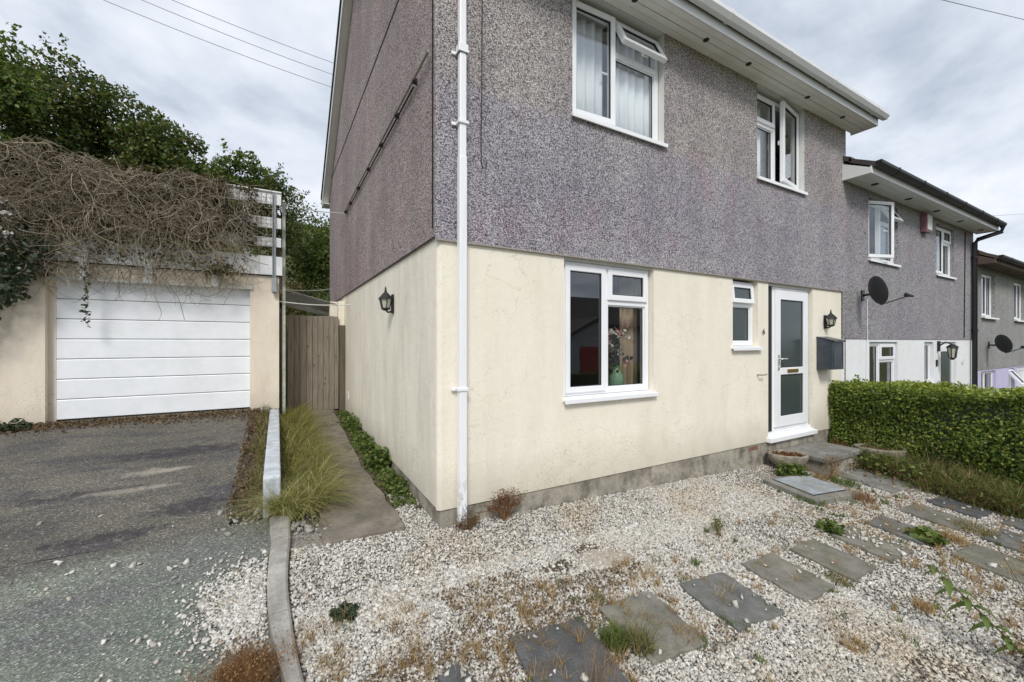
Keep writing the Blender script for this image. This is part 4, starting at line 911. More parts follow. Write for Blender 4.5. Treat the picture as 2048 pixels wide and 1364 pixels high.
# ------------------------------------------------------------------ gravel (angular chips as one stuff mesh)
CUBE = np.array([(x, y, z) for x in (-1, 1) for y in (-1, 1) for z in (-1, 1)], float)
CF = np.array([(0, 1, 3, 2), (4, 6, 7, 5), (0, 4, 5, 1), (2, 3, 7, 6), (0, 2, 6, 4), (1, 5, 7, 3)])
def chips(P, size):
    n = len(P); S = size[:, None]*rng.uniform(.55, 1.25, (n, 3))*np.array([.5, .5, .32])
    V = CUBE[None]*S[:, None, :]*(1+rng.uniform(-.45, .30, (n, 8, 1)))+rng.normal(0, 1, (n, 8, 3))*size[:, None, None]*.05
    q = rng.normal(size=(n, 4)); q[:, 1:3] *= .45; q /= np.linalg.norm(q, axis=1, keepdims=True); w, x, y, z = q.T
    Rm = np.stack([1-2*(y*y+z*z), 2*(x*y-z*w), 2*(x*z+y*w), 2*(x*y+z*w), 1-2*(x*x+z*z), 2*(y*z-x*w), 2*(x*z-y*w), 2*(y*z+x*w), 1-2*(x*x+y*y)], 1).reshape(n, 3, 3)
    V = np.einsum('nij,nkj->nki', Rm, V)+P[:, None, :]
    return V.reshape(-1, 3), (CF[None]+(np.arange(n)*8)[:, None, None]).reshape(-1, 4)
def inslab(x, y, m=.0):
    r = np.zeros(len(x), bool)
    for cx, cy, sx, sy, rot, *_ in SLABS:
        c, s_ = math.cos(R(-rot)), math.sin(R(-rot)); u = (x-cx)*c-(y-cy)*s_; v = (x-cx)*s_+(y-cy)*c
        r |= (abs(u) < sx/2-m) & (abs(v) < sy/2-m)
    for cx, cy, sx, sy in ((4.25, -.75, .76, .60), (5.52, -.3, 1.0, .62), (6.4, -.66, .5, .5)): r |= (abs(x-cx) < sx/2-m) & (abs(y-cy) < sy/2-m)
    return r
def vnoise(x, y, sc, seed=0):
    r = np.random.default_rng(seed); G2 = r.uniform(size=(64, 64)); X = x*sc+100; Y = y*sc+100
    i, j = np.floor(X).astype(int), np.floor(Y).astype(int); u, v = X-i, Y-j; u = u*u*(3-2*u); v = v*v*(3-2*v)
    f = lambda a, b2: G2[a % 64, b2 % 64]
    return (f(i, j)*(1-u)+f(i+1, j)*u)*(1-v)+(f(i, j+1)*(1-u)+f(i+1, j+1)*u)*v
def bare(x, y): # thin places: scuffed patch in the middle
    k = np.zeros(len(x))
    for cx, cy, a, b2 in ((.95, -.72, .22, .10), (.62, -.82, .26, .12), (1.0, -.85, .26, .12), (4.4, -.25, .5, .2)): k = np.maximum(k, np.exp(-(((x-cx)/a)**2+((y-cy)/b2)**2)))
    return k
def gravel_pts(n, x0, x1, y0, y1):
    x = rng.uniform(x0, x1, n); y = rng.uniform(y0, y1, n)
    keep = ~inslab(x, y, .012+.03*rng.uniform(size=n)**3) & ~((x > .015) & (y > .0)) & (x > np.interp(y, [k[0] for k in KR][::-1], [k[1] for k in KR][::-1])+.012)
    keep &= ~((x > -.88) & (x < -.22) & (y > .08)) & (y < .12+1.1*(x > -.24)*rng.uniform(0, 1, n)) 
    keep &= rng.uniform(size=n) > bare(x, y)*.86
    keep &= ~((x < -.86) & (y > .30+.25*rng.uniform(size=n)))
    keep &= x < 6.35
    return x[keep], y[keep]
pts = [gravel_pts(64000, -1.1, 2.4, -2.3, -.55), gravel_pts(56000, -1.1, 3.5, -.9, 1.0), gravel_pts(52000, 2.2, 6.4, -3.0, 0.0), gravel_pts(12000, .2, 3.2, -3.2, -2.2)]
x = np.concatenate([p[0] for p in pts]); y = np.concatenate([p[1] for p in pts])
sz = .0132*np.exp(rng.normal(0, .26, len(x))); z = g(x, y)-.016+rng.uniform(0, .0085, len(x))
V, F = chips(np.stack([x, y, z], 1), sz)
stuff(npmesh('gravel', V, F, 'gravel'))
# spill on the pavement and loose stones on asphalt and slabs
n = 3600; x = rng.normal(-1.28, .13, n); y = rng.normal(-.32, .20, n); k = (x < np.interp(y, [q_[0] for q_ in KR][::-1], [q_[2] for q_ in KR][::-1])-.01) & (y > -.8) & (rng.uniform(size=n) < 1.2-(-1.2-x)*1.5)
x, y = x[k], y[k]; s1 = .0145*np.exp(rng.normal(0, .25, len(x))); P1 = np.stack([x, y, apron_z(x, y)+.007], 1)
n = 260; x = rng.uniform(-3.2, -1.2, n); y = rng.uniform(-.9, 1.9, n); k = rng.uniform(size=n) < np.clip(.75-(y-.0)*.45, .05, 1)*np.clip(1.25+(x+1.2)*.55, .1, 1)
x, y = x[k], y[k]; s2 = .011*np.exp(rng.normal(0, .5, len(x))); P2 = np.stack([x, y, np.where(y > .68, drive_z(x, y), apron_z(x, y))+.006], 1)
x = np.array([-2.12, -2.06, -1.95, -1.92, -1.74, -1.71, -1.66, -1.55, -1.52, -1.6, -1.85, -1.8, -1.9, -1.7, -1.75, -1.68, -1.72, -1.64]); y = np.array([.36, .42, .36, .38, .22, .24, .26, .25, .24, -.3, -.62, -.66, -.35, -.45, -.42, -.48, -.40, -.62])
s3 = np.full(len(x), .026)*rng.uniform(.7, 1.2, len(x)); P3 = np.stack([x, y, apron_z(x, y)+.009], 1)
V, F = chips(np.concatenate([P1, P2, P3]), np.concatenate([s1, s2, s3])); stuff(npmesh('spilled_stones', V, F, 'gravel'))
n = 110; x = np.concatenate([rng.normal(-1.36, .09, n//2), rng.normal(-.95, .07, n//2)]); y = np.concatenate([rng.normal(.82, .16, n//2), rng.normal(.42, .10, n//2)]); k = ~((x > -1.235) & (x < -1.03)); x, y = x[k], y[k]
V, F = chips(np.stack([x, y, np.where(x < -1.2, drive_z(x, y)-.002, g(x, y)-.005)], 1), .020*np.exp(rng.normal(0, .45, len(x)))); stuff(npmesh('rubble', V, F, 'kerb'))
PP = []
for cx, cy, sx, sy, rot, mt, _ in SLABS:
    for _i in range({'slab_dark': 6, 'slab_blue': 8}.get(mt, 4)):
        u, v = random.uniform(-.45, .45)*sx, random.uniform(-.45, .45)*sy; PP.append((cx+u, cy+v, float(g(cx+u, cy+v))+.022))
for _i in range(60): u, v = random.gauss(3.42, .10), random.gauss(-1.60, .11); PP.append((u, v, float(g(u, v))+.022))
V, F = chips(np.array(PP), .02*np.exp(rng.normal(0, .3, len(PP)))); stuff(npmesh('stones_on_slabs', V, F, 'gravel'))
# scuffed bare patch
def patch_sheet(cx, cy, a, b2, mat, h):
    th = np.linspace(0, 2*np.pi, 40, endpoint=False); vs = [(cx, cy, tz(cx, cy, h))]
    for rr in (.5, 1):
        for t in th:
            k = rr*(1+.18*math.sin(3*t+cx*9)+.12*math.sin(7*t+1)); x_, y_ = cx+a*k*math.cos(t), cy+b2*k*math.sin(t); vs.append((x_, y_, tz(x_, y_, h-.012*(rr == 1))))
    fs = [(0, 1+i, 1+(i+1) % 40) for i in range(40)]+[(1+i, 41+i, 41+(i+1) % 40, 1+(i+1) % 40) for i in range(40)]
    return MB().add(vs, fs, smooth=True).build('bare_patch', mat)
struct(patch_sheet(1.0, -.86, .34, .13, 'dust', -.006)); struct(patch_sheet(.94, -.68, .18, .08, 'soil', -.007)); struct(patch_sheet(.62, -.80, .20, .08, 'soil', -.0075))

# ------------------------------------------------------------------ weeds, grasses
def tuftpts(cx, cy, n, r, zf, h=0):
    a = rng.uniform(0, 6.28, n); rr = r*np.sqrt(rng.uniform(0, 1, n)); x, y = cx+rr*np.cos(a), cy+rr*np.sin(a)
    return np.stack([x, y, zf(x, y)+h], 1)
# soft grass strip between kerb wall and path: overlapping tussocks combed towards the path
parts = []
for y in np.linspace(.74, 4.7, 24):
    for cx in (-1.02, -.93, -.85, -.79):
        cy = y+random.uniform(-.09, .09); P = tuftpts(cx+random.uniform(-.03, .03), cy, 62, .05, g)
        dr = np.tile(np.array([[.5+random.uniform(-.6, .5), -.6+random.uniform(-.4, .4), 0]]), (len(P), 1)); parts.append(blades(P, random.uniform(.30, .44), .008, 1.15, dr, 5, 1.2))
for cx, cy in ((-1.0, .62), (-.88, .66), (-.78, .86), (-1.08, .66), (-.76, 1.3), (-.74, 1.9), (-1.12, .72)):
    P = tuftpts(cx, cy, 150, .06, g); parts.append(blades(P, .38, .008, 1.2, None, 5, 1.2))
V, F = merge(*parts); stuff(npmesh('grass_strip', V, F, 'grass_g'))
parts = []
for y in np.linspace(.9, 4.3, 26):
    P = tuftpts(-1.30+random.uniform(-.05, .05), y, 26, .05, drive_z); parts.append(blades(P, random.uniform(.07, .22), .006, .8))
V, F = merge(*parts); stuff(npmesh('verge_grass', V, F, 'grass_wild'))
# leaf litter along the garage foot and the soil strip
n = 3800; x = rng.uniform(-5.5, -1.3, n); y = 4.48-np.abs(rng.normal(0, .16, n))*(1+.8*vnoise(x, x*0, 1.6, 3)); P = np.stack([x, y, drive_z(x, y)+rng.uniform(.004, .035, n)], 1)
n2 = 1200; x2 = rng.uniform(-1.50, -1.24, n2); y2 = rng.uniform(.8, 4.4, n2); P = np.concatenate([P, np.stack([x2, y2, drive_z(x2, y2)+rng.uniform(.004, .02, n2)], 1)])
V, F = leaves(P, .045, aspect=2.6); stuff(npmesh('leaf_litter', V, F, 'leaf_brown'))

def plant(name, label, cx, cy, zf, kind, n, r, h, size=.04, mat='leaf_weed', stems=6, cat='plant', smat='grass_wild', ex=(1, 1)):
    z0 = float(zf(cx, cy)); T = thing(name, (cx, cy, z0), label, cat)
    a = rng.uniform(0, 6.28, n); rr = r*rng.uniform(0, 1, n)**.6; hh = h*rng.uniform(.05, 1, n)*(1-.45*(rr/r)**2)
    P = np.stack([cx+rr*np.cos(a)*ex[0], cy+rr*np.sin(a)*ex[1], z0+hh*rng.uniform(.5, 1.25, n)], 1)
    if kind == 'leaf':
        nr = np.tile(np.array([[0, 0, 1.]]), (n, 1)); V, F = leaves(P, size, nr, .6, 1.4); npmesh('foliage', V, F, mat, T)
    else:
        P[:, 2] = z0; V, F = blades(P*[1, 1, 1], h, size*.12, .6); npmesh('foliage', V, F, mat, T)
    q = MB()
    for i in range(stems):
        b2 = random.uniform(0, 6.28); q.tube([(cx, cy, z0-.02), (cx+.4*r*math.cos(b2), cy+.4*r*math.sin(b2), z0+h*.5), (cx+.75*r*math.cos(b2), cy+.75*r*math.sin(b2), z0+h*random.uniform(.6, .95))], [.005, .004, .002], 5)
    q.build('stem', smat, T); return T
plant('leafy_weed', 'broad leaved green plant at the foot of the side wall', -.10, 1.70, g, 'leaf', 260, .17, .20, .075, 'leaf_weed')
plant('leafy_weed', 'low spreading weed beside the path near the house corner', -.10, 1.10, g, 'leaf', 420, .20, .10, .04, 'leaf_weed', ex=(.6, 2.2))
plant('leafy_weed', 'weedy green growth on the path edge midway to the gate', -.13, 2.6, g, 'leaf', 380, .2, .16, .05, 'leaf_weed', ex=(.6, 2.2))
plant('leafy_weed', 'weedy green growth at the foot of the gate post', -.10, 3.8, g, 'leaf', 380, .22, .17, .05, 'leaf_weed', ex=(.6, 2.2))
plant('leafy_weed', 'green plant growing under the round planter bowl', 4.55, -.42, g, 'leaf', 320, .17, .17, .06, 'leaf_weed')
plant('leafy_weed', 'dark green leafy weed spreading over the seventh slab', 4.02, -1.80, g, 'leaf', 200, .15, .08, .07, 'leaf_weed')
plant('leafy_weed', 'bushy green weed between the two grey slabs in the row', 3.28, -1.36, g, 'leaf', 150, .10, .11, .05, 'leaf_weed')
plant('leafy_weed', 'small dark leafy weed on the gravel near the kerb', -.80, -.72, g, 'leaf', 90, .07, .03, .045, 'leaf_ivy')
n = 2300; y = rng.uniform(.5, 5.0, n); x = -.02-np.abs(rng.normal(0, .12, n))*(.6+.9*vnoise(y*0, y, 2.0, 4)); P = np.stack([x, y, g(x, y)+rng.uniform(0, .11, n)*vnoise(x, y, 3, 6)], 1); V, F = leaves(P, .04, np.tile([[0, 0, .7]], (n, 1)), .8); stuff(npmesh('wall_foot_weeds', V, F, 'leaf_weed'))
# dry plant against the plinth
def twiggy(name, label, cx, cy, h, r, n, mat, smat, zf=g, cat='plant', leafn=500, lsz=.016):
    z0 = float(zf(cx, cy)); T = thing(name, (cx, cy, z0), label, cat); q = MB(); tips = []
    for i in range(n):
        b2 = random.uniform(0, 6.28); rr = r*random.uniform(.25, 1); p0 = Vector((cx+random.uniform(-.03, .03), cy+random.uniform(-.03, .03), z0-.01)); p2 = Vector((cx+rr*math.cos(b2), cy+rr*.5*math.sin(b2), z0+h*random.uniform(.45, 1)))
        p1 = (p0+p2)/2+Vector((random.uniform(-.03, .03), random.uniform(-.02, .02), .05*h)); q.tube([p0, p1, p2], [.0028, .002, .001], 4, cap=False)
        for _k in range(3):
            e2 = p2+Vector((random.uniform(-.06, .06), random.uniform(-.04, .03), random.uniform(-.03, .08))); s0 = p1.lerp(p2, random.uniform(.1, .9)); q.tube([s0, e2], [.0014, .0007], 3, cap=False); tips += [s0.lerp(e2, random.uniform(.2, 1)) for _j in range(3)]
    q.build('stem', smat, T)
    P = np.array([tuple(p) for p in tips]); P = P[rng.integers(0, len(P), leafn)]+rng.normal(0, .012, (leafn, 3)); V, F = leaves(P, lsz); npmesh('foliage', V, F, mat, T); return T
twiggy('dry_weed', 'reddish dry twiggy weed growing against the plinth right of the downpipe', .58, -.07, .22, .22, 34, 'red_weed', 'grass_rust', leafn=900)
twiggy('dry_weed', 'low brown dead weed at the foot of the white downpipe', .22, -.11, .07, .12, 25, 'leaf_brown', 'grass_rust')
twiggy('dry_weed', 'reddish dry weed in the corner between step and hedge', 6.12, -.25, .22, .28, 40, 'red_weed', 'grass_rust', leafn=900, lsz=.022)
twiggy('dry_weed', 'wispy straw coloured weed in front of the doorstep', 5.0, -.66, .28, .16, 26, 'leaf_brown', 'grass_dry', leafn=300)
twiggy('dry_weed', 'thin green sprig standing in the open gravel', 2.18, -1.0, .16, .06, 12, 'leaf_weed', 'grass_wild', leafn=160)
# rust-brown dead clump at the bottom edge by the kerb
T = thing('dead_grass_clump', (-1.22, -.97, -.08), 'large rust brown dead grass clump beside the kerb at the bottom edge', 'grass clump')
parts = []
for i in range(46):
    P = tuftpts(-1.25+random.gauss(0, .085), -.98+random.gauss(0, .075), 60, .03, drive_z); parts.append(blades(P, random.uniform(.07, .15), .0030, .75, None, 3, .5))
V, F = merge(*parts); npmesh('blades', V, F, 'grass_rust', T)
P = np.stack([rng.normal(-1.25, .09, 900), rng.normal(-.98, .08, 900), rng.uniform(-.06, .04, 900)], 1); V, F = leaves(P, .012); npmesh('seed_heads', V, F, 'grass_rust', T)
# scattered small weeds and straw in the gravel
def scatter(n, dry):
    parts = []
    for i in range(n):
        if dry:
            cx, cy = random.choice([(random.uniform(-1.0, 1.1), random.uniform(-1.75, -.75)), (random.uniform(-1.0, 1.1), random.uniform(-1.75, -.95)), (random.uniform(1.0, 4.5), random.uniform(-2.7, -.9)), (random.uniform(3.0, 5.6), random.uniform(-2.4, -1.2)), (random.uniform(4.2, 5.4), random.uniform(-.7, -.15))])
        else: cx, cy = random.choice([(random.uniform(-.9, 1.6), random.uniform(-1.8, -.6)), (random.uniform(1, 5), random.uniform(-2.3, -.9)), (random.uniform(3.6, 5.2), random.uniform(-1.3, -.3))])
        if bare(np.array([cx]), np.array([cy]))[0] > .3: continue
        P = tuftpts(cx, cy, random.randint(10, 34), random.uniform(.012, .05), g, -.004); parts.append(blades(P, random.uniform(.025, .11 if dry else .06), .0035 if dry else .006, .8, None, 2, .5))
    return parts
V, F = merge(*scatter(560, True)); stuff(npmesh('dry_weeds', V, F, 'grass_dry'))
V, F = merge(*scatter(85, False)); stuff(npmesh('gravel_weeds', V, F, 'leaf_weed'))
n = 9000; cc = rng.uniform([-1.0, -1.8], [1.2, -.75], (n, 2)); k = (vnoise(cc[:, 0], cc[:, 1], 2.2, 5) > .45) & (bare(cc[:, 0], cc[:, 1]) < .25); cc = cc[k]
P = np.stack([cc[:, 0], cc[:, 1], g(cc[:, 0], cc[:, 1])+.004], 1); V, F = leaves(P, .022, np.tile([[0, 0, 1.]], (len(P), 1)), .7, 2.2); stuff(npmesh('dead_moss', V, F, 'leaf_brown'))
parts = []
for i in range(36):
    t = random.random(); cx = 5.95+random.gauss(0, .2)-.15*t; cy = -.5-2.6*t
    if inslab(np.array([cx]), np.array([cy]), -.03)[0]: continue
    P = tuftpts(cx, cy, 30, .06, g); parts.append(blades(P, random.uniform(.14, .36), .006, .9, None, 4, .9))
V, F = merge(*parts); stuff(npmesh('bleached_grass', V, F, 'grass_dry'))
# named tufts along slabs
def tuft(label, cx, cy, n, r, h, w, mat, lean=.8, name='grass_tuft'):
    P = tuftpts(cx, cy, n, r, g); V, F = blades(P, h, w, lean, None, 3, .7); o = npmesh(name, V, F, mat, origin=(cx, cy, float(g(cx, cy)))); return tag(o, label, 'grass tuft', 'grass tufts among the slabs')
tuft('lush green grass between the near black slab and the grey green slab', .47, -1.53, 210, .07, .12, .007, 'leaf_weed')
tuft('seeding grass with brown tips growing over the grey green slab', .58, -1.62, 160, .07, .17, .005, 'grass_wild')
tuft('mossy grass tuft at the lower corner of the fifth slab', 2.42, -1.78, 150, .08, .05, .005, 'grass_wild')
tuft('straw coloured dry tuft in open gravel right of the slabs', 2.62, -2.18, 190, .06, .07, .004, 'grass_dry')
tuft('bleached dry grass tuft beside the green weed on the seventh slab', 4.25, -1.92, 170, .10, .10, .005, 'grass_dry')
tuft('yellow green grass between eighth slab and second row', 4.75, -1.95, 240, .15, .10, .005, 'grass_wild')
tuft('grass patch between the inspection cover and the large worn slab', 4.95, -.82, 260, .14, .09, .006, 'leaf_weed')
tuft('reddish dry grass at the near corner of the inspection cover', 4.55, -1.12, 260, .13, .11, .005, 'grass_rust')
tuft('green grass at the left edge of the inspection cover', 3.88, -.95, 200, .10, .07, .006, 'leaf_weed')
tuft('dry seed grass standing over the near black slab', .20, -1.74, 60, .10, .26, .0028, 'grass_rust', .35)
tuft('orange dry tuft at the bottom edge right of centre', 1.75, -2.12, 150, .07, .05, .004, 'grass_dry')
# long wild grass in front of the hedge
parts = []
for i in range(300):
    t = random.random(); cx = 6.08+random.gauss(0, .22)-.18*t; cy = -.45-2.9*t
    if inslab(np.array([cx]), np.array([cy]), -.05)[0]: continue
    P = tuftpts(cx, cy, 42, .08, g); parts.append(blades(P, random.uniform(.2, .48), .0075, .9, None, 4, .9))
for i in range(26):
    P = tuftpts(6.0+random.uniform(-.15, .3), random.uniform(-1.6, -.5), 3, .04, g); parts.append(blades(P, random.uniform(.45, .75), .007, .35, None, 4, .5))
V, F = merge(*parts); stuff(npmesh('wild_grass', V, F, 'grass_wild'))
P = np.stack([rng.normal(6.08, .22, 3400), rng.uniform(-3.2, -.6, 3400), np.zeros(3400)], 1); P[:, 2] = g(P[:, 0], P[:, 1])+rng.uniform(0, .26, 3400); V, F = leaves(P, .05); stuff(npmesh('hedge_bottom_weeds', V, F, 'leaf_weed'))
P = np.stack([rng.normal(6.0, .2, 1300), rng.uniform(-3.2, -.3, 1300), np.zeros(1300)], 1); P[:, 2] = g(P[:, 0], P[:, 1])+rng.uniform(0, .12, 1300); V, F = leaves(P, .045); stuff(npmesh('hedge_bottom_litter', V, F, 'leaf_brown'))
struct(sheet('hedge_bed', np.linspace(5.85, 7.6, 12), np.linspace(-6, .0, 40), lambda x, y: g(x, y)-.008+.03*np.clip(x-5.9, 0, .4), 'soil', .01))

# ------------------------------------------------------------------ hedge
hd = thing('hedge', (6.95, -2, -.3), 'clipped bright green leafy hedge between the doorstep and the white house', 'hedge')
HX0, HX1, HY0, HY1 = 6.42, 7.45, -4.6, -.02
def hz(x, y): return .83+.025*np.sin(y*5.1)+.02*np.sin(x*7+y*9)+.04*np.clip(-y/2, 0, 1)
n = 36000; face = rng.uniform(size=n); x = rng.uniform(HX0, HX1, n); y = HY1+(HY0-HY1)*rng.uniform(size=n)**1.25; zt = hz(x, y); zb = g(x, y); z = zb+(zt-zb)*rng.uniform(.05, 1, n)
nr = np.zeros((n, 3)); top = face < .30; fr = (face >= .30) & (face < .90); en = face >= .90
dep = np.abs(rng.normal(0, .05, n)); lump = .05*np.sin(y*4.3+z*3)+.04*np.sin(z*8+y*2)+.07*(vnoise(y, z, 3.3, 31)-.5)
z[top] = (zt-dep+.02*rng.normal(0, 1, n))[top]; nr[top] = (0, 0, 1); x[fr] = (HX0+dep+lump+.02*rng.normal(0, 1, n)+.10*(1-(z-zb)/(zt-zb)))[fr]; nr[fr] = (-1, 0, .35)
y[en] = (HY1-dep*1.2)[en]; nr[en] = (-.2, 1, .3)
V, F = leaves(np.stack([x, y, z], 1), .043, nr*1.0, .85, 1.6, .35)
npmesh('foliage', V, F, 'leaf_hedge', hd)
n = 4200; y = rng.uniform(HY0, HY1, n); x = rng.uniform(HX0, HX1, n); P = np.stack([x, y, hz(x, y)+rng.uniform(-.04, .05, n)], 1); k = rng.integers(0, n, 10); V, F = leaves(P, .05, np.tile([[0, 0, .6]], (n, 1)), .9); npmesh('top_shoots', V, F, 'leaf_hedge_young', hd)
P = np.stack([rng.normal(6.72, .02, 40), rng.normal(-.28, .02, 40), rng.uniform(.8, .99, 40)], 1); V, F = leaves(P, .045); npmesh('stray_shoot', V, F, 'leaf_hedge', hd)
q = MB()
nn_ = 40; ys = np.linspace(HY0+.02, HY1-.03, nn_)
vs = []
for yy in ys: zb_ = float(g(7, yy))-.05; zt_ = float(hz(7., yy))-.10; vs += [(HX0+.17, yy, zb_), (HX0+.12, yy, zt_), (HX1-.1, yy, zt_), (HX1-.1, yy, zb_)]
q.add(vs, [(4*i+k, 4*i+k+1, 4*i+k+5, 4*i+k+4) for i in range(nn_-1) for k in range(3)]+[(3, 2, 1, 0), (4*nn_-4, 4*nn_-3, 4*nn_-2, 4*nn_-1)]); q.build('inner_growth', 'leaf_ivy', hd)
for i in range(14):
    q = MB(); yy = HY1-.15-i*.32; q.tube([(6.8, yy, float(g(6.8, yy))-.05), (6.78+random.uniform(-.05, .05), yy, .1), (6.75, yy+.05, .5)], [.022, .018, .01], 6); q.build('stem', 'bark', hd)

# ------------------------------------------------------------------ dead vine on the fence, ivy
vine = thing('dead_vine', (-3.2, 4.42, 2.6), 'tangled dead brown climbing vine smothering the white fence over the garage', 'climbing plant')
q = MB()
def walk(p, n, step, ang, turn, ylim=(4.03, 4.43), bias=0., sag=0.):
    pts = [Vector(p)]; c = random.gauss(0, turn)
    for i in range(n):
        c = c*.8+random.gauss(0, turn); ang += c+bias*math.sin(-math.pi/2-ang)
        x_ = pts[-1].x+step*math.cos(ang); z_ = pts[-1].z+step*math.sin(ang)-sag; y_ = min(max(pts[-1].y+random.gauss(0, .018), ylim[0]), ylim[1]); pts.append(Vector((x_, y_, z_)))
    return pts
def vtop(x): return 3.87+.05*math.sin(x*5)+.05*math.sin(x*13)+(.14 if x < -3.5 else 0)
cnt = 0
while cnt < 2700:
    x_ = -1.25-3.6*random.random()**.92; z_ = random.uniform(2.62, 3.95)
    if x_ > -1.75 and random.random() < .62: continue
    if z_ < 2.9 and x_ > -1.9 and random.random() < .8: continue
    if z_ < 2.95 and random.random() < .72: continue
    pts = walk((x_, random.uniform(4.05, 4.40), z_), random.randint(7, 16), .045, random.uniform(0, 6.28), .22, bias=.05)
    pts = [p for p in pts if p.z < vtop(p.x) and p.x < -1.12 and p.z > 2.42+.12*math.sin(p.x*6)]
    if len(pts) < 4: continue
    r0 = random.choice([.0016, .002, .0024, .003, .0042]); q.tube(pts, [r0*(1-.5*i/len(pts)) for i in range(len(pts))], 4, cap=False); cnt += 1
for i in range(300):  # hanging fringe over the door
    x_ = random.uniform(-3.95, -1.55); pts = walk((x_, random.uniform(4.22, 4.40), random.uniform(2.45, 2.75)), random.randint(5, 13), .042, random.uniform(3.6, 5.8), .16, (4.20, 4.42), .10)
    q.tube(pts, [.0032*(1-.5*k/len(pts)) for k in range(len(pts))], 4, cap=False)
for i in range(230):  # long drapes falling over the front
    x_ = -1.5-3.3*random.random(); pts = walk((x_, random.uniform(4.02, 4.15), random.uniform(3.1, 3.95)), random.randint(9, 20), .045, random.uniform(3.9, 5.5), .13, (4.0, 4.2), .10); pts = [p for p in pts if p.z > 2.46+.16*math.sin(p.x*7) and p.x < -1.3]
    if len(pts) > 4: r0 = random.choice([.0018, .0024, .0034]); q.tube(pts, [r0*(1-.5*k/len(pts)) for k in range(len(pts))], 4, cap=False)
for x_, z_, L in ((-3.35, 2.5, 17), (-2.62, 2.45, 15), (-2.3, 2.45, 16), (-2.5, 2.4, 14), (-1.62, 2.6, 12), (-3.0, 2.5, 10)):
    pts = walk((x_, 4.30, z_), L, .045, -1.4+random.uniform(-.3, .3), .10, (4.25, 4.4), .12); q.tube(pts, .003, 4, cap=False)
for i in range(26):  # thicker old stems
    pts = walk((random.uniform(-4.8, -1.6), 4.30, random.uniform(2.7, 3.8)), 22, .055, random.uniform(0, 6.28), .12, (4.2, 4.43)); pts = [p for p in pts if p.z < vtop(p.x) and p.x < -1.2 and p.z > 2.6]
    if len(pts) > 5: q.tube(pts, [.012*(1-.5*k/len(pts)) for k in range(len(pts))], 5, cap=False)
q.build('stem', 'vine', vine)
n = 34000; x = -1.40-3.6*rng.uniform(size=n)**.9; z = rng.uniform(2.66, 3.95, n); y = 4.45-np.abs(rng.normal(0, .10, n))
k = ~((x > -1.8) & (rng.uniform(size=n) < .70)) & ~((z < 2.95) & (rng.uniform(size=n) < .88)) & (vnoise(x, z, 3.5, 9) > .25)
V, F = leaves(np.stack([x, y, z], 1)[k], .050, np.tile([[0, -.6, 0]], (k.sum(), 1)), 1., 1.5, droop=.4); npmesh('withered_foliage', V, F, 'leaf_dead', vine)
P = np.stack([rng.normal(-1.85, .12, 260), rng.uniform(4.24, 4.4, 260), rng.normal(2.58, .05, 260)], 1); P = np.concatenate([P, np.stack([rng.uniform(-4.7, -1.5, 1900), rng.uniform(4.1, 4.4, 1900), rng.uniform(2.55, 3.95, 1900)], 1)]); V, F = leaves(P, .05, droop=.3); npmesh('green_foliage', V, F, 'leaf_scrub', vine)
# top mat behind the top rail
n = 5200; x = rng.uniform(-5.2, -1.9, n); y = rng.uniform(4.5, 5.6, n); z = 3.42+.38*vnoise(x, y, 1.7, 21)+.16*(x < -3.4)+rng.normal(0, .06, n); V, F = leaves(np.stack([x, y, z], 1), .07, np.tile([[0, 0, .5]], (n, 1))); npmesh('withered_foliage', V, F, 'leaf_dead', vine)

ivy = thing('ivy', (-4.1, 4.3, 1.6), 'dark green ivy with white flowers hanging at the left edge of the garage', 'climbing plant')
def ivycloud(n, f): 
    P = []
    while len(P) < n:
        x_, z_ = random.uniform(-4.8, -3.55), random.uniform(1.55, 3.1)
        if f(x_, z_): P.append((x_, random.uniform(4.10, 4.46), z_))
    return np.array(P)
P = ivycloud(2600, lambda x_, z_: x_ < -3.60-.62*max(0, (2.55-z_))/.9+.05*math.sin(z_*19)-(.25*max(0, z_-2.6)) and random.random() < (.35 if z_ > 2.75 else 1))
V, F = leaves(P, .06, np.tile([[.1, -.8, .2]], (len(P), 1)), .8, 1.15, droop=.5); npmesh('foliage', V, F, 'leaf_ivy', ivy)
tp = [(-3.34+.02*math.sin(t*40), 4.36, 2.56-.84*t) for t in np.linspace(0, 1, 40)]
P = np.array([tp[k] for k in rng.integers(0, 40, 110)])+rng.normal(0, 1, (110, 3))*np.array([.018, .008, .01]); tb = MB().tube(tp, .003, 4, cap=False)
V, F = merge(leaves(P, .038, np.tile([[0, -.8, .0]], (110, 1)), .8, 1.2), (np.array(tb.v), np.array(tb.f))); npmesh('trailing_shoot', V, F, 'leaf_ivy', ivy)
for cx, cz in ((-4.03, 3.22), (-4.0, 3.17), (-4.06, 3.06), (-3.95, 3.05), (-4.02, 2.86), (-3.93, 2.80), (-4.05, 2.66)):
    V, F = leaves(np.array([cx, 4.06, cz])+rng.normal(0, 1, (22, 3))*np.array([.018, .012, .014]), .04, aspect=1.2); npmesh('flower', V, F, 'petal', ivy)
q = MB()
for i in range(12): q.tube(walk((-4.3+random.uniform(-.2, .3), 4.4, 2.9), 16, .06, -1.5, .15, (4.2, 4.46)), .005, 4, cap=False)
q.build('stem', 'bark', ivy)
plant('leafy_weed', 'dark leafy weed at the foot of the garage wall by the left edge', -3.98, 4.28, drive_z, 'leaf', 160, .16, .14, .06, 'leaf_ivy')

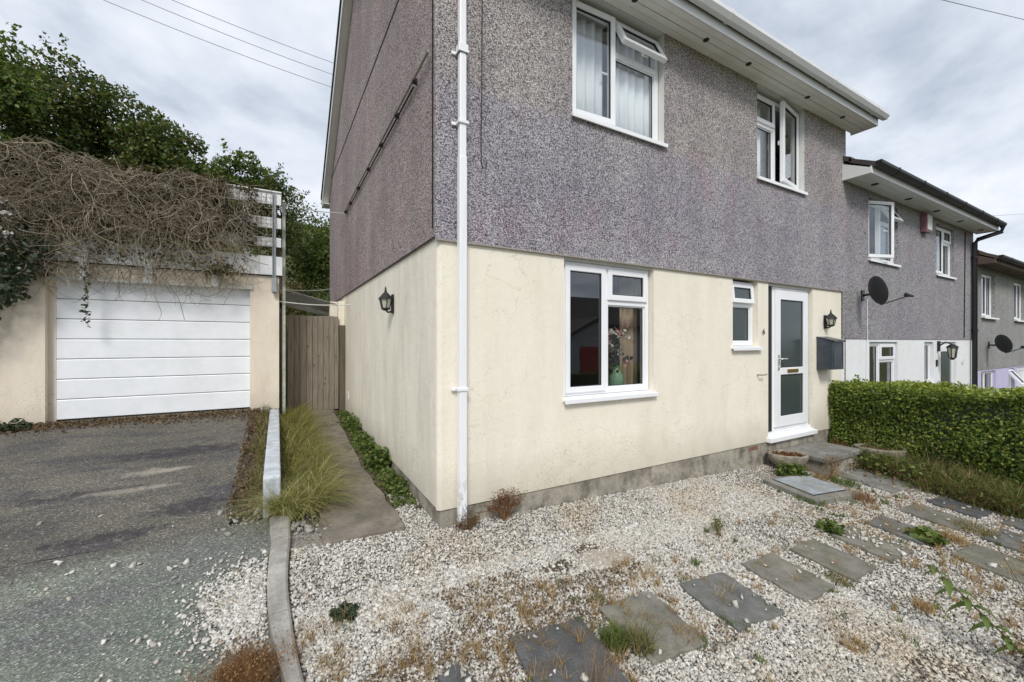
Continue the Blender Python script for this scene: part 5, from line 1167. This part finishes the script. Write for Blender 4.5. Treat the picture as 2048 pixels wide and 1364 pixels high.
# ------------------------------------------------------------------ trees on the bank
def tree(name, label, cx, cy, top, rad, low, nl, mat, clumps=16, lsz=.115, wisp=0):
    z0 = float(hill(cx, cy)); T = thing(name, (cx, cy, z0), label, 'tree', 'trees on the bank behind the garage')
    q = MB(); mid = (top+low)/2; hh = (top-low)/2
    q.tube([(cx, cy, z0-.3), (cx+.1, cy, z0+(low-z0)*.6), (cx-.05, cy+.05, mid), (cx, cy, top-hh*.5)], [.13, .10, .07, .03], 7)
    cs = []
    for i in range(clumps):
        u = rng.normal(size=3); u /= np.linalg.norm(u); rr = rng.uniform(.35, .82); c = np.array([cx+u[0]*rad*rr, cy+u[1]*rad*rr, mid+u[2]*hh*rr]); cs.append((c, rng.uniform(.28, .46)*rad))
        b0 = Vector((cx, cy, mid-hh*.5)); e2 = Vector(c); q.tube([b0, b0.lerp(e2, .5)+Vector((0, 0, .1)), e2], [.045, .03, .012], 5, cap=False)
    for dx_, f_ in ((0, 1.), (-.45, .93), (.45, .93), (.1, .8), (-.7, .75), (.7, .75), (0, .6), (-.5, .5), (.5, .5)):
        r = rng.uniform(.34, .44)*rad; cs.append((np.array([cx+dx_*rad, cy+rng.normal(0, .2)*rad, low+(top-low)*f_-r]), r))
    q.build('trunk', 'bark', T); Ps = []
    for c, r in cs:
        m = nl//clumps*9//10; u = rng.normal(size=(m, 3)); u /= np.linalg.norm(u, axis=1, keepdims=True); rr = r*rng.uniform(.45, 1.08, m)[:, None]; Ps.append(c+u*rr*np.array([1, 1, .85]))
    for i in range(26+wisp):  # shoots that break the outline
        c, r = cs[rng.integers(0, len(cs))]; u = rng.normal(size=3); u[2] = abs(u[2])+.35; u /= np.linalg.norm(u); L = rng.uniform(.2, .55); k = 16
        t = rng.uniform(.0, 1, k)[:, None]; Ps.append(c+u*r*.9+u*L*t+rng.normal(0, .05, (k, 3)))
    P = np.concatenate(Ps); V, F = leaves(P, lsz, np.tile([[0, 0, .45]], (len(P), 1)), .8, 1.7, .3, droop=.0); npmesh('crown', V, F, mat, T)
    return T
tree('broadleaf_tree', 'tallest dark green tree at the left edge behind the vine fence', -7.5, 11.4, 9.3, 1.5, 4.0, 9000, 'leaf_tree2', 18)
tree('broadleaf_tree', 'dark tree with a feathery top, second from the left edge', -6.15, 12.4, 9.4, 1.35, 4.0, 9000, 'leaf_tree', 18, wisp=14)
tree('broadleaf_tree', 'rounded dark green tree third from the left in the sloping row', -4.95, 12.4, 8.75, 1.30, 4.0, 9000, 'leaf_tree', 18)
tree('broadleaf_tree', 'dense green tree fourth from the left in the sloping row', -3.95, 12.3, 8.1, 1.25, 3.8, 8000, 'leaf_tree', 16)
tree('broadleaf_tree', 'green tree fifth from the left, sky showing through its lower crown', -3.05, 12.4, 7.25, 1.10, 3.8, 6500, 'leaf_tree2', 14)
tree('broadleaf_tree', 'round bright tree right of centre in the sloping row', -2.0, 12.2, 7.45, .92, 4.2, 5500, 'leaf_tree2', 13)
tree('broadleaf_tree', 'wispy small tree at the lower end of the sloping row', -1.15, 11.4, 6.65, .85, 3.8, 4200, 'leaf_tree', 13, .09, 26)
tree('broadleaf_tree', 'low dark tree seen between the tall post and the gable', .25, 13.4, 6.2, 1.5, 2.9, 7000, 'leaf_tree2', 16)
tree('broadleaf_tree', 'far dark tree deep behind the left of the row', -8.2, 15.5, 10.4, 2.0, 5.5, 7000, 'leaf_tree', 16)
def shrub(label, cx, cy, top, rad, mat, nl=3200, lsz=.07):
    z0 = float(hill(cx, cy)); T = thing('shrub', (cx, cy, z0), label, 'shrub', 'shrubs on the bank beyond the gate'); Ps = []
    for i in range(12):
        u = rng.normal(size=3); c = np.array([cx, cy, (z0+top)/2])+u/np.linalg.norm(u)*np.array([rad*.65, rad*.6, (top-z0)*.36]); m = nl//12; w_ = rng.normal(size=(m, 3)); w_ /= np.linalg.norm(w_, axis=1, keepdims=True); Ps.append(c+w_*rad*.42*rng.uniform(.4, 1.05, m)[:, None])
    P = np.concatenate(Ps); V, F = leaves(P, lsz, np.tile([[0, 0, .4]], (len(P), 1)), .9); npmesh('foliage', V, F, mat, T)
    q = MB()
    for i in range(7): a = random.uniform(0, 6.28); q.tube([(cx, cy, z0-.1), (cx+rad*.6*math.cos(a), cy+rad*.6*math.sin(a), z0+(top-z0)*.7)], [.02, .006], 5)
    q.build('stem', 'bark', T)
shrub('brownish scrubby shrub right beside the tall greenish post', -.95, 8.6, 3.55, .55, 'leaf_scrub')
shrub('fresh green shrub above the corrugated plastic sheet', -.25, 8.7, 2.95, .75, 'leaf_tree2')
shrub('dark green shrub low on the bank behind the gate', .2, 10.6, 3.3, 1.2, 'leaf_tree')
shrub('scrubby brown and green bank growth behind the garage roof', -2.9, 10.6, 4.6, 1.6, 'leaf_scrub', 5200, .09)
shrub('dark scrub on the bank behind the left part of the fence', -5.4, 10.4, 5.2, 1.6, 'leaf_tree', 5200, .10)

# ------------------------------------------------------------------ nettle and dry stalks at the right foreground
nt_ = thing('nettle', (2.42, -2.62, -.31), 'green nettle stalk leaning left at the bottom right corner', 'plant')
stem = [Vector((2.46, -2.72, -.33)), Vector((2.40, -2.60, -.17)), Vector((2.34, -2.48, -.03)), Vector((2.29, -2.38, .09)), Vector((2.26, -2.30, .17))]
q = MB(); q.tube(stem, [.005, .0045, .004, .003, .002], 6); q.build('stem', 'grass_wild', nt_)
def bigleaf(base, dirv, L, W, drop):
    q = MB(); d_ = Vector(dirv).normalized(); s_ = d_.cross(Vector((0, 0, 1))).normalized(); vs = []; n = 7
    for i in range(n+1):
        t = i/n; c = Vector(base)+d_*L*t+Vector((0, 0, -drop*t*t*L)); wd = W*math.sin(math.pi*min(1, t*.93+.07))**.8*(1-.35*t)*(1.12 if i % 2 else .9)
        vs += [c-s_*wd*.5+Vector((0, 0, wd*.15)), c, c+s_*wd*.5+Vector((0, 0, wd*.15))]
    fs = [(3*i+k, 3*i+k+1, 3*i+k+4, 3*i+k+3) for i in range(n) for k in (0, 1)]
    q.add([tuple(v) for v in vs], fs, smooth=True); return q
k = 0
for f, L in ((.12, .09), (.22, .10), (.30, .07), (.38, .115), (.46, .07), (.54, .12), (.61, .07), (.68, .11), (.80, .09), (.90, .07), (.97, .045)):
    i = f*4; a = int(i); b_ = stem[a].lerp(stem[min(a+1, 4)], i-a)
    for s_ in (0, 1):
        an = k*1.57+s_*math.pi+.4; bigleaf(b_, (math.cos(an), math.sin(an), .15), L, L*.52, .9).build('leaf', 'leaf_weed', nt_)
    k += 1
ds = thing('dry_stalks', (2.62, -2.66, -.31), 'thin dark dead stalks standing at the right bottom corner', 'plant')
for x0, y0, dx, dy, h in ((2.55, -2.72, -.03, .16, .52), (2.72, -2.70, -.08, .22, .62), (2.50, -2.78, -.10, .15, .36), (2.64, -2.8, -.16, .18, .30)):
    z0 = float(g(x0, y0)); q = MB(); q.tube([(x0, y0, z0-.02), (x0+dx*.4, y0+dy*.4, z0+h*.5), (x0+dx, y0+dy, z0+h)], [.003, .0024, .0012], 5); q.build('stalk', 'deadstem', ds)
P = np.stack([rng.normal(2.52, .10, 260), rng.normal(-2.66, .07, 260), rng.uniform(-.3, -.12, 260)], 1); V, F = leaves(P, .028); npmesh('dead_foliage', V, F, 'leaf_brown', ds)

# ------------------------------------------------------------------ overhead wires
def wire(label, pts, r):
    n = 40; A_, B_ = Vector(pts[0]), Vector(pts[1]); sag = pts[2]
    q = MB(); q.tube([A_.lerp(B_, t)-Vector((0, 0, sag*4*t*(1-t))) for t in np.linspace(0, 1, n)], r, 5)
    tag(q.build('overhead_wire', 'cable_sky'), label, 'wire', 'overhead wires')
M['cable_sky'] = plain('overhead_cable', (.48, .50, .53), .7, .05)
wire('lowest of three overhead wires crossing the sky left of the house', [(-17, 14, 14.6), (18, 14, 12.2), 2.1], .011)
wire('middle of three overhead wires crossing the sky left of the house', [(-17, 14, 15.2), (18, 14, 12.9), 2.25], .011)
wire('topmost of three overhead wires crossing the sky left of the house', [(-17, 14, 15.4), (18, 14, 13.3), 2.1], .011)
wire('single overhead wire crossing the top right corner of the sky', [(7.79, 0.92, 8.77), (33.97, -0.15, 16.13), .02], .010)
wire('faint overhead wire behind the middle house roof at the right edge', [(16.5, 6, 6.6), (60, 3, 13.2), .4], .012)

# ------------------------------------------------------------------ houses across the road (seen as reflections in the glass)
opp = thing('bungalow', (19, -20, -1.8), 'white bungalow with dark roof and red garage door across the road, reflected in glass', 'house')
q = MB(); q.box(8, 34, -27, -20, -2.6, 2.9); q.build('wall', 'white_far', opp)
q = MB(); q.prism([(-28, 2.6), (-19.4, 2.6), (-19.4, 2.75), (-23.5, 5.2), (-28, 2.75)], 0, 7.5, 34.5); q.build('roof', 'roof', opp)
q = MB(); q.prism([(14.2, -2.6), (20.2, -2.6), (20.2, 1.5), (17.2, 2.9), (14.2, 1.5)], 1, -19.99, -17.6); q.build('garage_wall', 'white_far', opp)
q = MB(); q.prism([(13.9, 1.42), (17.2, 2.95), (20.5, 1.42), (20.5, 1.6), (17.2, 3.15), (13.9, 1.6)], 1, -20.2, -17.3); q.build('garage_roof', 'roof', opp)
q = MB(); q.box(15.8, 18.4, -17.59, -17.54, -2.2, 1.2); q.build('garage_door', 'red_door', opp)
oh = thing('hedge', (16, -14, -1.6), 'dark hedge along the far side of the road, reflected in glass', 'hedge')
n = 6000; P = np.stack([rng.uniform(3, 30, n), rng.normal(-14, .3, n), rng.uniform(-2, -.05, n)], 1); V, F = leaves(P, .22); npmesh('foliage', V, F, 'leaf_tree', oh)
q = MB(); q.box(3, 30, -14.3, -13.7, -2.2, -.2); q.build('inner_growth', 'leaf_ivy', oh)
